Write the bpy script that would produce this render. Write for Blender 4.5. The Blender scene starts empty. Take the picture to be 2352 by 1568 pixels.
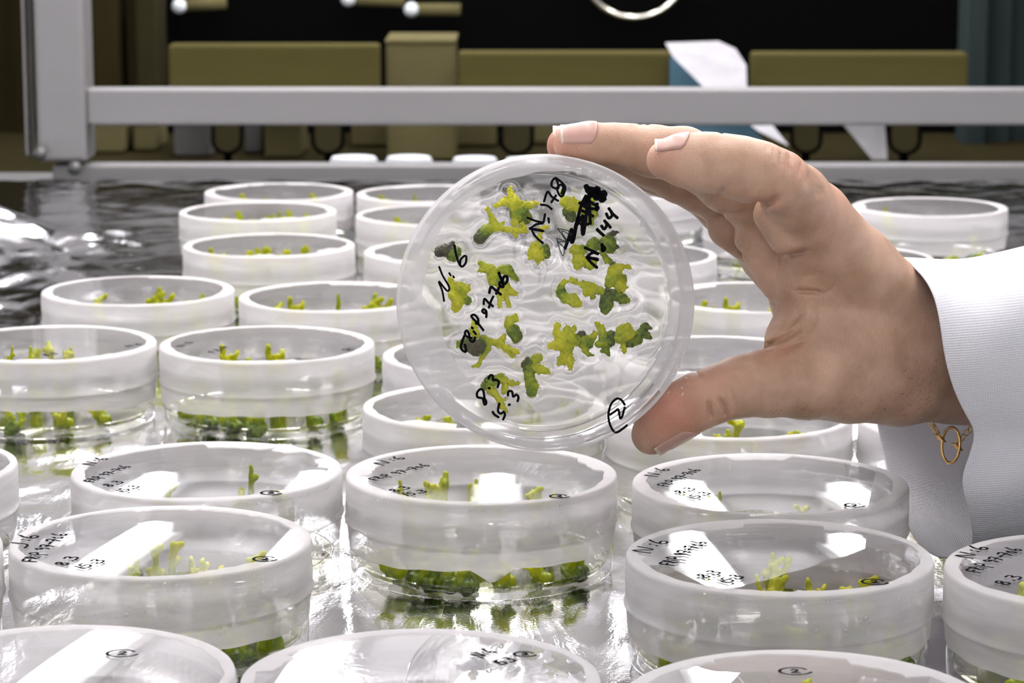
import bpy, bmesh, math, random
import numpy as np
from mathutils import Vector, Matrix

# ------------------------------------------------------------------ camera, world, exposure
random.seed(11); RNG = np.random.default_rng(11)
SC = bpy.context.scene
COL = SC.collection
W_PX, H_PX = 2352, 1568
F_PX = 6250.0
PITCH = math.atan((784 + 340) / F_PX)
CAM = Vector((0, 0, 0.236))
FWD = Vector((0, math.cos(PITCH), -math.sin(PITCH)))
RIGHT = Vector((1, 0, 0))
UP = Vector((0, math.sin(PITCH), math.cos(PITCH)))

cd = bpy.data.cameras.new('camera')
cam = bpy.data.objects.new('camera', cd); COL.objects.link(cam)
cam.location = CAM
cam.rotation_euler = (math.pi / 2 - PITCH, 0, 0)
cd.sensor_width = 36; cd.lens = F_PX / W_PX * 36
cd.clip_start = 0.05; cd.clip_end = 50
cd.dof.use_dof = True; cd.dof.focus_distance = 0.835
cd.dof.aperture_fstop = 36
SC.camera = cam

wd = bpy.data.worlds.new('world'); SC.world = wd; wd.use_nodes = True
bg = wd.node_tree.nodes['Background']
bg.inputs[0].default_value = (0.97, 0.965, 1.0, 1); bg.inputs[1].default_value = 0.76

SC.view_settings.view_transform = 'Standard'
SC.view_settings.look = 'None'
SC.view_settings.exposure = 0.70
SC.view_settings.gamma = 1
SC.view_settings.use_curve_mapping = False
SC.cycles.transparent_max_bounces = 28
SC.cycles.max_bounces = 6
SC.cycles.transmission_bounces = 5
SC.cycles.glossy_bounces = 4
SC.cycles.diffuse_bounces = 2
SC.cycles.use_adaptive_sampling = True
SC.cycles.use_light_tree = False
SC.cycles.adaptive_threshold = 0.12
SC.cycles.adaptive_min_samples = 16
SC.cycles.caustics_reflective = False
SC.cycles.caustics_refractive = False

LAMP_POWER = 9.5
LAMP_X = (-0.44, -0.22, -0.015, 0.20, 0.42)
LAMP_Z = 0.60

def at(px, py, zc):
    """a measured photo point at a distance along the view axis -> place in the room"""
    return CAM + RIGHT * ((px - 1176) / F_PX * zc) - UP * ((py - 784) / F_PX * zc) + FWD * zc

def on_plane(px, py, z):
    d = RIGHT * ((px - 1176) / F_PX) - UP * ((py - 784) / F_PX) + FWD
    return CAM + d * ((z - CAM.z) / d.z)

# ------------------------------------------------------------------ object helpers
def mesh_obj(name, verts, faces, mat, parent=None, smooth=True):
    me = bpy.data.meshes.new(name)
    me.from_pydata([tuple(v) for v in verts], [], [tuple(f) for f in faces])
    me.update()
    if smooth:
        me.polygons.foreach_set('use_smooth', [True] * len(me.polygons))
    if mat: me.materials.append(mat)
    o = bpy.data.objects.new(name, me); COL.objects.link(o)
    if parent: o.parent = parent
    return o

def from_bm(name, bm, mat, parent=None, smooth=False):
    me = bpy.data.meshes.new(name); bm.to_mesh(me); bm.free()
    if smooth: me.polygons.foreach_set('use_smooth', [True] * len(me.polygons))
    if mat: me.materials.append(mat)
    o = bpy.data.objects.new(name, me); COL.objects.link(o)
    if parent: o.parent = parent
    return o

def inst(name, me, parent=None):
    o = bpy.data.objects.new(name, me); COL.objects.link(o)
    if parent: o.parent = parent
    return o

def tag(o, label=None, cat=None, group=None, kind=None):
    if label: o['label'] = label
    if cat: o['category'] = cat
    if group: o['group'] = group
    if kind: o['kind'] = kind
    return o

def empty(name, loc):
    o = bpy.data.objects.new(name, None); COL.objects.link(o); o.location = loc
    o.empty_display_size = 0.01
    return o

def lathe(profile, seg=80, closed=True):
    """profile of (r, z) in metres -> verts, faces"""
    v, f, rings = [], [], []
    for r, z in profile:
        if r < 1e-7:
            v.append((0, 0, z)); rings.append([len(v) - 1])
        else:
            k = len(v)
            for i in range(seg):
                a = 2 * math.pi * i / seg
                v.append((r * math.cos(a), r * math.sin(a), z))
            rings.append(list(range(k, k + seg)))
    n = len(rings)
    for j in range(n if closed else n - 1):
        A, B = rings[j], rings[(j + 1) % n]
        if len(A) == 1 and len(B) == 1: continue
        for i in range(seg):
            i2 = (i + 1) % seg
            if len(A) == 1: f.append((A[0], B[i2], B[i]))
            elif len(B) == 1: f.append((A[i], A[i2], B[0]))
            else: f.append((A[i], A[i2], B[i2], B[i]))
    return v, f

def box_bm(bm, c, s, rot=None, bevel=0.0):
    r = bmesh.ops.create_cube(bm, size=1.0)
    vs = r['verts']
    M = Matrix.Translation(Vector(c)) @ (rot.to_4x4() if rot else Matrix.Identity(4)) @ Matrix.Diagonal((s[0], s[1], s[2], 1))
    bmesh.ops.transform(bm, matrix=M, verts=vs)
    if bevel > 0:
        es = list({e for v in vs for e in v.link_edges})
        bmesh.ops.bevel(bm, geom=es, offset=bevel, segments=2, affect='EDGES', profile=0.5)

def box(name, c, s, mat, parent=None, bevel=0.0, rot=None):
    bm = bmesh.new(); box_bm(bm, c, s, rot, bevel)
    return from_bm(name, bm, mat, parent)

def tube(path, r, seg=8, closed=False):
    """round tube along points; r is a number or a list"""
    P = [Vector(p) for p in path]; n = len(P)
    rs = r if isinstance(r, (list, tuple)) else [r] * n
    v, f = [], []
    prev = None
    for i, p in enumerate(P):
        if closed: t = P[(i + 1) % n] - P[i - 1]
        else: t = P[min(i + 1, n - 1)] - P[max(i - 1, 0)]
        t.normalize()
        a = prev if prev is not None else Vector((0.13, 0.31, 0.94))
        b1 = a - t * a.dot(t)
        if b1.length < 1e-6: b1 = t.orthogonal()
        b1.normalize(); b2 = t.cross(b1); prev = b1
        for k in range(seg):
            an = 2 * math.pi * k / seg
            v.append(p + (b1 * math.cos(an) + b2 * math.sin(an)) * rs[i])
    for i in range(n if closed else n - 1):
        j = (i + 1) % n
        for k in range(seg):
            k2 = (k + 1) % seg
            f.append((i * seg + k, i * seg + k2, j * seg + k2, j * seg + k))
    if not closed:
        f.append(tuple(range(seg - 1, -1, -1))); f.append(tuple((n - 1) * seg + k for k in range(seg)))
    return v, f

# ------------------------------------------------------------------ materials
def new_mat(name):
    m = bpy.data.materials.new(name); m.use_nodes = True
    nt = m.node_tree; nt.nodes.clear()
    out = nt.nodes.new('ShaderNodeOutputMaterial')
    return m, nt, out

def nd(nt, t, **kw):
    n = nt.nodes.new(t)
    for k, v in kw.items():
        if k in n.inputs.keys(): n.inputs[k].default_value = v
        else: setattr(n, k, v)
    return n

def principled(name, col, rough=0.5, metal=0.0, noise=None, bump=None, spec=0.5, coat=0.0):
    m, nt, out = new_mat(name)
    p = nd(nt, 'ShaderNodeBsdfPrincipled')
    p.inputs['Base Color'].default_value = (*col, 1)
    p.inputs['Roughness'].default_value = rough
    p.inputs['Metallic'].default_value = metal
    p.inputs['Specular IOR Level'].default_value = spec
    nt.links.new(p.outputs[0], out.inputs[0])
    tc = nd(nt, 'ShaderNodeTexCoord')
    if noise:
        sc, amt, stretch = noise
        mp = nd(nt, 'ShaderNodeMapping'); mp.inputs['Scale'].default_value = stretch
        nt.links.new(tc.outputs['Object'], mp.inputs[0])
        nz = nd(nt, 'ShaderNodeTexNoise'); nz.inputs['Scale'].default_value = sc; nz.inputs['Detail'].default_value = 5
        nt.links.new(mp.outputs[0], nz.inputs['Vector'])
        mx = nd(nt, 'ShaderNodeMix', data_type='RGBA')
        mx.inputs[6].default_value = (*[c * (1 - amt) for c in col], 1)
        mx.inputs[7].default_value = (*[min(1, c * (1 + amt)) for c in col], 1)
        nt.links.new(nz.outputs[0], mx.inputs[0]); nt.links.new(mx.outputs[2], p.inputs['Base Color'])
    if bump:
        sc, st, di = bump
        nz = nd(nt, 'ShaderNodeTexNoise'); nz.inputs['Scale'].default_value = sc; nz.inputs['Detail'].default_value = 4
        nt.links.new(tc.outputs['Object'], nz.inputs['Vector'])
        bp = nd(nt, 'ShaderNodeBump'); bp.inputs['Strength'].default_value = st; bp.inputs['Distance'].default_value = di
        nt.links.new(nz.outputs[0], bp.inputs['Height']); nt.links.new(bp.outputs[0], p.inputs['Normal'])
    return m

def schlick(nt, r0=0.04, normal=None):
    """Fresnel reflectance, the same from both sides of a thin sheet"""
    g = nd(nt, 'ShaderNodeNewGeometry')
    dp = nd(nt, 'ShaderNodeVectorMath', operation='DOT_PRODUCT')
    nt.links.new(g.outputs['Incoming'], dp.inputs[0]); nt.links.new(g.outputs['Normal'], dp.inputs[1])
    ab = nd(nt, 'ShaderNodeMath', operation='ABSOLUTE'); nt.links.new(dp.outputs['Value'], ab.inputs[0])
    om = nd(nt, 'ShaderNodeMath', operation='SUBTRACT'); om.inputs[0].default_value = 1; nt.links.new(ab.outputs[0], om.inputs[1])
    pw = nd(nt, 'ShaderNodeMath', operation='POWER'); nt.links.new(om.outputs[0], pw.inputs[0]); pw.inputs[1].default_value = 5
    ma = nd(nt, 'ShaderNodeMath', operation='MULTIPLY_ADD'); nt.links.new(pw.outputs[0], ma.inputs[0])
    ma.inputs[1].default_value = 1 - r0; ma.inputs[2].default_value = r0
    return ma.outputs[0], om.outputs[0]

def clear_plastic(name, tint=(0.985, 0.985, 0.99), r0=0.018, gloss=0.95, edge=0.0):
    """thin clear sheet: see-through with a mirror-like sheen that grows at grazing angles"""
    m, nt, out = new_mat(name)
    fr, graz = schlick(nt, r0)
    tr = nd(nt, 'ShaderNodeBsdfTransparent'); tr.inputs[0].default_value = (*tint, 1)
    gl = nd(nt, 'ShaderNodeBsdfGlossy'); gl.inputs['Color'].default_value = (gloss, gloss, gloss, 1); gl.inputs['Roughness'].default_value = 0.0
    m2 = nd(nt, 'ShaderNodeMixShader')
    if edge > 0:
        pw = nd(nt, 'ShaderNodeMath', operation='POWER'); nt.links.new(graz, pw.inputs[0]); pw.inputs[1].default_value = 3
        ma = nd(nt, 'ShaderNodeMath', operation='MULTIPLY_ADD'); nt.links.new(pw.outputs[0], ma.inputs[0]); ma.inputs[1].default_value = edge
        ma.use_clamp = True; nt.links.new(fr, ma.inputs[2]); fr = ma.outputs[0]
    nt.links.new(fr, m2.inputs[0]); nt.links.new(tr.outputs[0], m2.inputs[1]); nt.links.new(gl.outputs[0], m2.inputs[2])
    nt.links.new(m2.outputs[0], out.inputs[0])
    return m

def film_mat(name, alpha=0.79):
    """milky stretched sealing film"""
    m, nt, out = new_mat(name)
    tc = nd(nt, 'ShaderNodeTexCoord')
    mp = nd(nt, 'ShaderNodeMapping'); mp.inputs['Scale'].default_value = (1, 1, 8)
    nt.links.new(tc.outputs['Object'], mp.inputs[0])
    nz = nd(nt, 'ShaderNodeTexNoise'); nz.inputs['Scale'].default_value = 50; nz.inputs['Detail'].default_value = 2
    nt.links.new(mp.outputs[0], nz.inputs['Vector'])
    mr = nd(nt, 'ShaderNodeMapRange'); mr.inputs[1].default_value = 0.25; mr.inputs[2].default_value = 0.75
    mr.inputs[3].default_value = alpha - 0.06; mr.inputs[4].default_value = alpha + 0.06
    nt.links.new(nz.outputs[0], mr.inputs[0])
    tr = nd(nt, 'ShaderNodeBsdfTransparent'); tr.inputs[0].default_value = (0.98, 0.975, 0.975, 1)
    df = nd(nt, 'ShaderNodeBsdfDiffuse'); df.inputs[0].default_value = (0.955, 0.915, 0.92, 1)
    tl = nd(nt, 'ShaderNodeBsdfTranslucent'); tl.inputs[0].default_value = (0.955, 0.915, 0.92, 1)
    ms = nd(nt, 'ShaderNodeMixShader'); ms.inputs[0].default_value = 0.5
    nt.links.new(df.outputs[0], ms.inputs[1]); nt.links.new(tl.outputs[0], ms.inputs[2])
    m1 = nd(nt, 'ShaderNodeMixShader'); nt.links.new(mr.outputs[0], m1.inputs[0])
    nt.links.new(tr.outputs[0], m1.inputs[1]); nt.links.new(ms.outputs[0], m1.inputs[2])
    nt.links.new(m1.outputs[0], out.inputs[0])
    return m

def emission(name, col, strength):
    m, nt, out = new_mat(name)
    e = nd(nt, 'ShaderNodeEmission'); e.inputs[0].default_value = (*col, 1); e.inputs[1].default_value = strength
    nt.links.new(e.outputs[0], out.inputs[0]); return m

def plant_mat():
    m, nt, out = new_mat('plant_tissue')
    at_ = nd(nt, 'ShaderNodeAttribute', attribute_name='tint')
    tc = nd(nt, 'ShaderNodeTexCoord')
    nz = nd(nt, 'ShaderNodeTexNoise'); nz.inputs['Scale'].default_value = 420; nz.inputs['Detail'].default_value = 4
    nt.links.new(tc.outputs['Object'], nz.inputs['Vector'])
    ad = nd(nt, 'ShaderNodeMath', operation='MULTIPLY_ADD'); nt.links.new(nz.outputs[0], ad.inputs[0])
    ad.inputs[1].default_value = 0.55; nt.links.new(at_.outputs['Fac'], ad.inputs[2])
    sb = nd(nt, 'ShaderNodeMath', operation='SUBTRACT'); nt.links.new(ad.outputs[0], sb.inputs[0]); sb.inputs[1].default_value = 0.27
    cr = nd(nt, 'ShaderNodeValToRGB')
    e = cr.color_ramp.elements
    e[0].position = 0.0; e[0].color = (0.075, 0.055, 0.035, 1)
    e[1].position = 1.0; e[1].color = (0.88, 0.84, 0.02, 1)
    for pos, c in ((0.18, (0.14, 0.115, 0.05, 1)), (0.33, (0.09, 0.15, 0.008, 1)), (0.52, (0.27, 0.39, 0.006, 1)), (0.72, (0.62, 0.68, 0.008, 1))):
        k = e.new(pos); k.color = c
    nt.links.new(sb.outputs[0], cr.inputs[0])
    p = nd(nt, 'ShaderNodeBsdfPrincipled'); p.inputs['Roughness'].default_value = 0.3
    p.inputs['Specular IOR Level'].default_value = 0.5
    nt.links.new(cr.outputs[0], p.inputs['Base Color'])
    bp = nd(nt, 'ShaderNodeBump'); bp.inputs['Strength'].default_value = 0.5; bp.inputs['Distance'].default_value = 0.0008
    nt.links.new(nz.outputs[0], bp.inputs['Height']); nt.links.new(bp.outputs[0], p.inputs['Normal'])
    tl = nd(nt, 'ShaderNodeBsdfTranslucent'); nt.links.new(cr.outputs[0], tl.inputs[0])
    mx = nd(nt, 'ShaderNodeMixShader'); mx.inputs[0].default_value = 0.42
    nt.links.new(p.outputs[0], mx.inputs[1]); nt.links.new(tl.outputs[0], mx.inputs[2])
    nt.links.new(mx.outputs[0], out.inputs[0])
    return m

def foil_mat():
    m, nt, out = new_mat('silver_foil')
    tc = nd(nt, 'ShaderNodeTexCoord')
    mp = nd(nt, 'ShaderNodeMapping'); mp.inputs['Scale'].default_value = (1.0, 0.35, 1)
    nt.links.new(tc.outputs['Object'], mp.inputs[0])
    n1 = nd(nt, 'ShaderNodeTexNoise'); n1.inputs['Scale'].default_value = 38; n1.inputs['Detail'].default_value = 5; n1.inputs['Distortion'].default_value = 0.6
    n2 = nd(nt, 'ShaderNodeTexNoise'); n2.inputs['Scale'].default_value = 900; n2.inputs['Detail'].default_value = 2
    nt.links.new(mp.outputs[0], n1.inputs['Vector']); nt.links.new(tc.outputs['Object'], n2.inputs['Vector'])
    ad = nd(nt, 'ShaderNodeMath', operation='MULTIPLY_ADD'); nt.links.new(n2.outputs[0], ad.inputs[0]); ad.inputs[1].default_value = 0.05
    nt.links.new(n1.outputs[0], ad.inputs[2])
    bp = nd(nt, 'ShaderNodeBump'); bp.inputs['Strength'].default_value = 0.35; bp.inputs['Distance'].default_value = 0.003
    nt.links.new(ad.outputs[0], bp.inputs['Height'])
    p = nd(nt, 'ShaderNodeBsdfPrincipled'); p.inputs['Base Color'].default_value = (0.84, 0.84, 0.86, 1)
    p.inputs['Metallic'].default_value = 1.0; p.inputs['Roughness'].default_value = 0.10
    nt.links.new(bp.outputs[0], p.inputs['Normal'])
    nt.links.new(p.outputs[0], out.inputs[0])
    return m

def skin_mat():
    m, nt, out = new_mat('skin')
    tc = nd(nt, 'ShaderNodeTexCoord')
    n1 = nd(nt, 'ShaderNodeTexNoise'); n1.inputs['Scale'].default_value = 85; n1.inputs['Detail'].default_value = 7
    n2 = nd(nt, 'ShaderNodeTexVoronoi', feature='DISTANCE_TO_EDGE'); n2.inputs['Scale'].default_value = 900
    n3 = nd(nt, 'ShaderNodeTexNoise'); n3.inputs['Scale'].default_value = 500; n3.inputs['Detail'].default_value = 3
    mpv = nd(nt, 'ShaderNodeMapping'); mpv.inputs['Scale'].default_value = (1.0, 1.0, 0.45)
    nt.links.new(tc.outputs['Object'], mpv.inputs[0])
    nt.links.new(tc.outputs['Object'], n1.inputs['Vector'])
    nt.links.new(mpv.outputs[0], n2.inputs['Vector']); nt.links.new(tc.outputs['Object'], n3.inputs['Vector'])
    at_ = nd(nt, 'ShaderNodeAttribute', attribute_name='redness')
    mx = nd(nt, 'ShaderNodeMix', data_type='RGBA')
    mx.inputs[6].default_value = (0.44, 0.265, 0.175, 1); mx.inputs[7].default_value = (0.60, 0.385, 0.275, 1)
    mrs = nd(nt, 'ShaderNodeMapRange'); mrs.inputs[1].default_value = 0.34; mrs.inputs[2].default_value = 0.66
    nt.links.new(n1.outputs[0], mrs.inputs[0]); nt.links.new(mrs.outputs[0], mx.inputs[0])
    m2 = nd(nt, 'ShaderNodeMix', data_type='RGBA'); m2.inputs[7].default_value = (0.60, 0.24, 0.17, 1)
    nt.links.new(at_.outputs['Fac'], m2.inputs[0]); nt.links.new(mx.outputs[2], m2.inputs[6])
    p = nd(nt, 'ShaderNodeBsdfPrincipled')
    nt.links.new(m2.outputs[2], p.inputs['Base Color'])
    p.inputs['Roughness'].default_value = 0.48; p.inputs['Specular IOR Level'].default_value = 0.4
    p.inputs['Subsurface Weight'].default_value = 0.25
    p.inputs['Subsurface Radius'].default_value = (1.0, 0.4, 0.22); p.inputs['Subsurface Scale'].default_value = 0.0022
    cl = nd(nt, 'ShaderNodeMath', operation='MINIMUM'); nt.links.new(n2.outputs['Distance'], cl.inputs[0]); cl.inputs[1].default_value = 0.12
    ad = nd(nt, 'ShaderNodeMath', operation='MULTIPLY_ADD'); nt.links.new(n3.outputs[0], ad.inputs[0]); ad.inputs[1].default_value = 0.25
    nt.links.new(cl.outputs[0], ad.inputs[2])
    bp = nd(nt, 'ShaderNodeBump'); bp.inputs['Strength'].default_value = 0.6; bp.inputs['Distance'].default_value = 0.0007
    nt.links.new(ad.outputs[0], bp.inputs['Height']); nt.links.new(bp.outputs[0], p.inputs['Normal'])
    nt.links.new(p.outputs[0], out.inputs[0])
    return m

def cloth_mat():
    m, nt, out = new_mat('white_twill')
    tc = nd(nt, 'ShaderNodeTexCoord')
    mp = nd(nt, 'ShaderNodeMapping'); mp.inputs['Rotation'].default_value = (0, math.radians(8), 0)
    nt.links.new(tc.outputs['Object'], mp.inputs[0])
    w1 = nd(nt, 'ShaderNodeTexWave', wave_type='BANDS', bands_direction='Z'); w1.inputs['Scale'].default_value = 420
    w2 = nd(nt, 'ShaderNodeTexWave', wave_type='BANDS', bands_direction='X'); w2.inputs['Scale'].default_value = 420
    for w in (w1, w2): w.inputs['Distortion'].default_value = 0.6; nt.links.new(mp.outputs[0], w.inputs['Vector'])
    mu = nd(nt, 'ShaderNodeMath', operation='MULTIPLY_ADD'); nt.links.new(w2.outputs['Fac'], mu.inputs[0]); mu.inputs[1].default_value = 0.6
    nt.links.new(w1.outputs['Fac'], mu.inputs[2])
    bp = nd(nt, 'ShaderNodeBump'); bp.inputs['Strength'].default_value = 0.28; bp.inputs['Distance'].default_value = 0.0004
    nt.links.new(mu.outputs[0], bp.inputs['Height'])
    p = nd(nt, 'ShaderNodeBsdfPrincipled'); p.inputs['Base Color'].default_value = (0.80, 0.79, 0.83, 1)
    p.inputs['Roughness'].default_value = 0.9; p.inputs['Specular IOR Level'].default_value = 0.15
    p.inputs['Sheen Weight'].default_value = 0.2
    nt.links.new(bp.outputs[0], p.inputs['Normal'])
    tl = nd(nt, 'ShaderNodeBsdfTranslucent'); tl.inputs[0].default_value = (0.78, 0.77, 0.81, 1)
    mx = nd(nt, 'ShaderNodeMixShader'); mx.inputs[0].default_value = 0.18
    nt.links.new(p.outputs[0], mx.inputs[1]); nt.links.new(tl.outputs[0], mx.inputs[2])
    nt.links.new(mx.outputs[0], out.inputs[0])
    return m

def gel_refract():
    m, nt, out = new_mat('clear_agar')
    g = nd(nt, 'ShaderNodeBsdfGlass'); g.inputs['IOR'].default_value = 1.33; g.inputs['Roughness'].default_value = 0.0
    g.inputs['Color'].default_value = (0.97, 0.97, 0.955, 1)
    tr = nd(nt, 'ShaderNodeBsdfTransparent'); tr.inputs[0].default_value = (0.95, 0.95, 0.94, 1)
    mx = nd(nt, 'ShaderNodeMixShader'); mx.inputs[0].default_value = 0.5
    nt.links.new(g.outputs[0], mx.inputs[1]); nt.links.new(tr.outputs[0], mx.inputs[2])
    nt.links.new(mx.outputs[0], out.inputs[0])
    return m

M = dict(
    lid=clear_plastic('lid_plastic'),
    base=clear_plastic('base_plastic', edge=0.2),
    film=film_mat('sealing_film'),
    film_thin=film_mat('sealing_film_thin', 0.60),
    gel=clear_plastic('agar', tint=(0.98, 0.975, 0.92), r0=0.012),
    gel_held=gel_refract(),
    drop=clear_plastic('water_drop', r0=0.12, edge=0.5),
    ink=principled('black_ink', (0.006, 0.006, 0.007), 0.9, spec=0.03),
    ink_thin=principled('worn_ink', (0.03, 0.035, 0.04), 0.9, spec=0.03),
    plant=plant_mat(), foil=foil_mat(), skin=skin_mat(), cloth=cloth_mat(),
    nail=principled('nail', (0.53, 0.315, 0.26), 0.3, spec=0.4),
    nail_tip=principled('nail_tip', (0.66, 0.54, 0.45), 0.35),
    hair=principled('body_hair', (0.03, 0.022, 0.016), 0.6),
    gold=principled('gold', (0.60, 0.36, 0.13), 0.25, 1.0, bump=(1500, 0.3, 0.0004)),
    steel=principled('grey_painted_metal', (0.215, 0.205, 0.208), 0.42, 0.35, noise=(6, 0.08, (1, 1, 4))),
    steel_dark=principled('dark_steel', (0.12, 0.12, 0.115), 0.4, 0.6),
    olive=principled('olive_board', (0.068, 0.058, 0.018), 0.9, spec=0.08, noise=(14, 0.25, (0.4, 3, 3))),
    olive_dark=principled('dark_olive', (0.022, 0.018, 0.006), 0.8, spec=0.1, noise=(20, 0.25, (1, 1, 1))),
    black=principled('matte_black', (0.002, 0.002, 0.002), 0.95, spec=0.02),
    carton=principled('cream_carton', (0.105, 0.090, 0.040), 0.9, spec=0.08, noise=(10, 0.15, (1, 1, 3))),
    carton_grey=principled('grey_carton', (0.11, 0.105, 0.10), 0.9, spec=0.1, noise=(12, 0.2, (1, 1, 2))),
    brown=principled('brown_panel', (0.020, 0.016, 0.006), 0.95, spec=0.03, noise=(12, 0.4, (4, 4, 0.6))),
    teal=principled('dark_teal', (0.018, 0.026, 0.026), 0.9, spec=0.1, noise=(8, 0.4, (5, 5, 0.6))),
    blue=principled('blue_sheet', (0.03, 0.09, 0.13), 0.6),
    white_sheet=principled('white_plastic_sheet', (0.62, 0.60, 0.63), 0.35, noise=(30, 0.06, (1, 1, 1)), bump=(40, 0.4, 0.006)),
    white_plastic=principled('white_plastic', (0.68, 0.71, 0.74), 0.45),
    chrome=principled('chrome', (0.6, 0.58, 0.5), 0.18, 1.0),
    bench=principled('bench_board', (0.10, 0.10, 0.10), 0.6),
    ceiling=principled('shelf_underside', (0.62, 0.60, 0.62), 0.8),
    floor=principled('room_floor', (0.05, 0.05, 0.048), 0.7, noise=(5, 0.3, (1, 1, 1))),
    housing=principled('lamp_housing', (0.55, 0.55, 0.55), 0.5),
    tube=emission('tube_glow', (1.0, 0.985, 1.0), LAMP_POWER),
)

# ------------------------------------------------------------------ the setting
o = box('ceiling', (0.05, 1.9, LAMP_Z + 0.075), (2.6, 3.6, 0.02), M['ceiling']); tag(o, kind='structure')
o = box('floor', (0, 3.0, -0.86), (8, 8, 0.02), M['floor']); tag(o, kind='structure')
o = box('wall_back', (0, 4.6, 0.2), (8, 0.04, 2.1), M['brown']); tag(o, kind='structure')

# long tube lamps under the shelf above
for i, x in enumerate(LAMP_X):
    t = empty('tube_lamp', (x, 2.0, LAMP_Z))
    tag(t, ['leftmost white tube lamp over the bench', 'white tube lamp over the bench, second from the left', 'middle white tube lamp over the bench',
            'white tube lamp over the bench, second from the right', 'rightmost white tube lamp over the bench'][i], 'lamp', 'tube lamps over the bench')
    box('housing', (0, 0, 0.045), (0.07, 2.6, 0.03), M['housing'], t, bevel=0.004)
    v, f = tube([(0, -1.25, 0), (0, 1.25, 0)], 0.021, 16)
    mesh_obj('glass_tube', v, f, M['tube'], t)
    for s in (-1, 1): box('end_socket', (0, 1.265 * s, 0.01), (0.05, 0.03, 0.055), M['housing'], t, bevel=0.003)

# ------------------------------------------------------------------ implicit surfaces for flesh and plants
def cone_sdf(P, a, b, ra, rb):
    a = np.asarray(a, np.float32); b = np.asarray(b, np.float32)
    ab = b - a; L2 = float(ab @ ab)
    if L2 < 1e-9: return np.sqrt(((P - a) ** 2).sum(1)) - ra
    t = np.clip(((P - a) @ ab) / L2, 0, 1)
    d = P - a - t[:, None] * ab
    return np.sqrt((d * d).sum(1)) - (ra + t * (rb - ra))

def smin(a, b, k):
    h = np.clip(0.5 + 0.5 * (b - a) / k, 0, 1)
    return b + (a - b) * h - k * h * (1 - h)

def surface_nets(fn, lo, hi, h, coarse=4):
    """fn(points)->distance; returns verts (N,3), quads"""
    lo = np.asarray(lo, float); hi = np.asarray(hi, float)
    n = (np.ceil((hi - lo) / (h * coarse)).astype(int) + 1) * coarse
    def pts(shape, step, off):
        g = np.stack(np.meshgrid(*[np.arange(s) for s in shape], indexing='ij'), -1).reshape(-1, 3)
        return (lo + off + g * step).astype(np.float32)
    nc = n // coarse
    cv = fn(pts(nc, h * coarse, h * (coarse - 1) / 2)).reshape(nc)
    near = np.abs(cv) < h * coarse * 1.6
    big = np.repeat(np.repeat(np.repeat(cv, coarse, 0), coarse, 1), coarse, 2).astype(np.float32)
    mask = np.repeat(np.repeat(np.repeat(near, coarse, 0), coarse, 1), coarse, 2)
    idx = np.argwhere(mask)
    P = (lo + idx * h).astype(np.float32)
    vals = np.empty(len(P), np.float32)
    for s in range(0, len(P), 400000): vals[s:s + 400000] = fn(P[s:s + 400000])
    big[idx[:, 0], idx[:, 1], idx[:, 2]] = vals
    F = big; neg = F < 0
    c = np.zeros(np.array(F.shape) - 1, np.int8)
    for dx in (0, 1):
        for dy in (0, 1):
            for dz in (0, 1):
                c += neg[dx:F.shape[0] - 1 + dx, dy:F.shape[1] - 1 + dy, dz:F.shape[2] - 1 + dz]
    act = np.argwhere((c > 0) & (c < 8))
    vid = -np.ones(c.shape, np.int64); vid[act[:, 0], act[:, 1], act[:, 2]] = np.arange(len(act))
    acc = np.zeros((len(act), 3)); cnt = np.zeros(len(act))
    for ax in range(3):
        o1, o2 = [k for k in range(3) if k != ax]
        for i in (0, 1):
            for j in (0, 1):
                a = act.copy(); a[:, o1] += i; a[:, o2] += j
                b = a.copy(); b[:, ax] += 1
                fa = F[a[:, 0], a[:, 1], a[:, 2]]; fb = F[b[:, 0], b[:, 1], b[:, 2]]
                m = (fa < 0) != (fb < 0)
                t = np.where(m, fa / np.where(m, fa - fb, 1), 0)
                p = a.astype(float); p[:, ax] += t
                acc[m] += p[m]; cnt[m] += 1
    V = lo + acc / cnt[:, None] * h
    quads = []
    for ax in range(3):
        u, w = (ax + 1) % 3, (ax + 2) % 3
        sl0 = [slice(None)] * 3; sl1 = [slice(None)] * 3
        sl0[ax] = slice(0, -1); sl1[ax] = slice(1, None)
        s0 = neg[tuple(sl0)]; s1 = neg[tuple(sl1)]
        e = np.argwhere(s0 != s1)
        ok = (e[:, u] > 0) & (e[:, w] > 0) & (e[:, u] < F.shape[u] - 1) & (e[:, w] < F.shape[w] - 1)
        e = e[ok]; fl = s0[e[:, 0], e[:, 1], e[:, 2]]
        def cell(du, dw):
            q = e.copy(); q[:, u] += du; q[:, w] += dw
            return vid[q[:, 0], q[:, 1], q[:, 2]]
        A, B, C, D = cell(-1, -1), cell(0, -1), cell(0, 0), cell(-1, 0)
        Q = np.stack([A, B, C, D], 1); Q[~fl] = Q[~fl][:, ::-1]
        quads.append(Q)
    return V, np.concatenate(quads)

def np_mesh(name, V, Q):
    me = bpy.data.meshes.new(name)
    me.vertices.add(len(V)); me.vertices.foreach_set('co', np.asarray(V, np.float32).ravel())
    me.loops.add(len(Q) * 4); me.loops.foreach_set('vertex_index', np.asarray(Q, np.int32).ravel())
    me.polygons.add(len(Q)); me.polygons.foreach_set('loop_start', np.arange(0, len(Q) * 4, 4, dtype=np.int32))
    me.update(calc_edges=True); me.validate()
    me.polygons.foreach_set('use_smooth', [True] * len(me.polygons))
    return me

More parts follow.
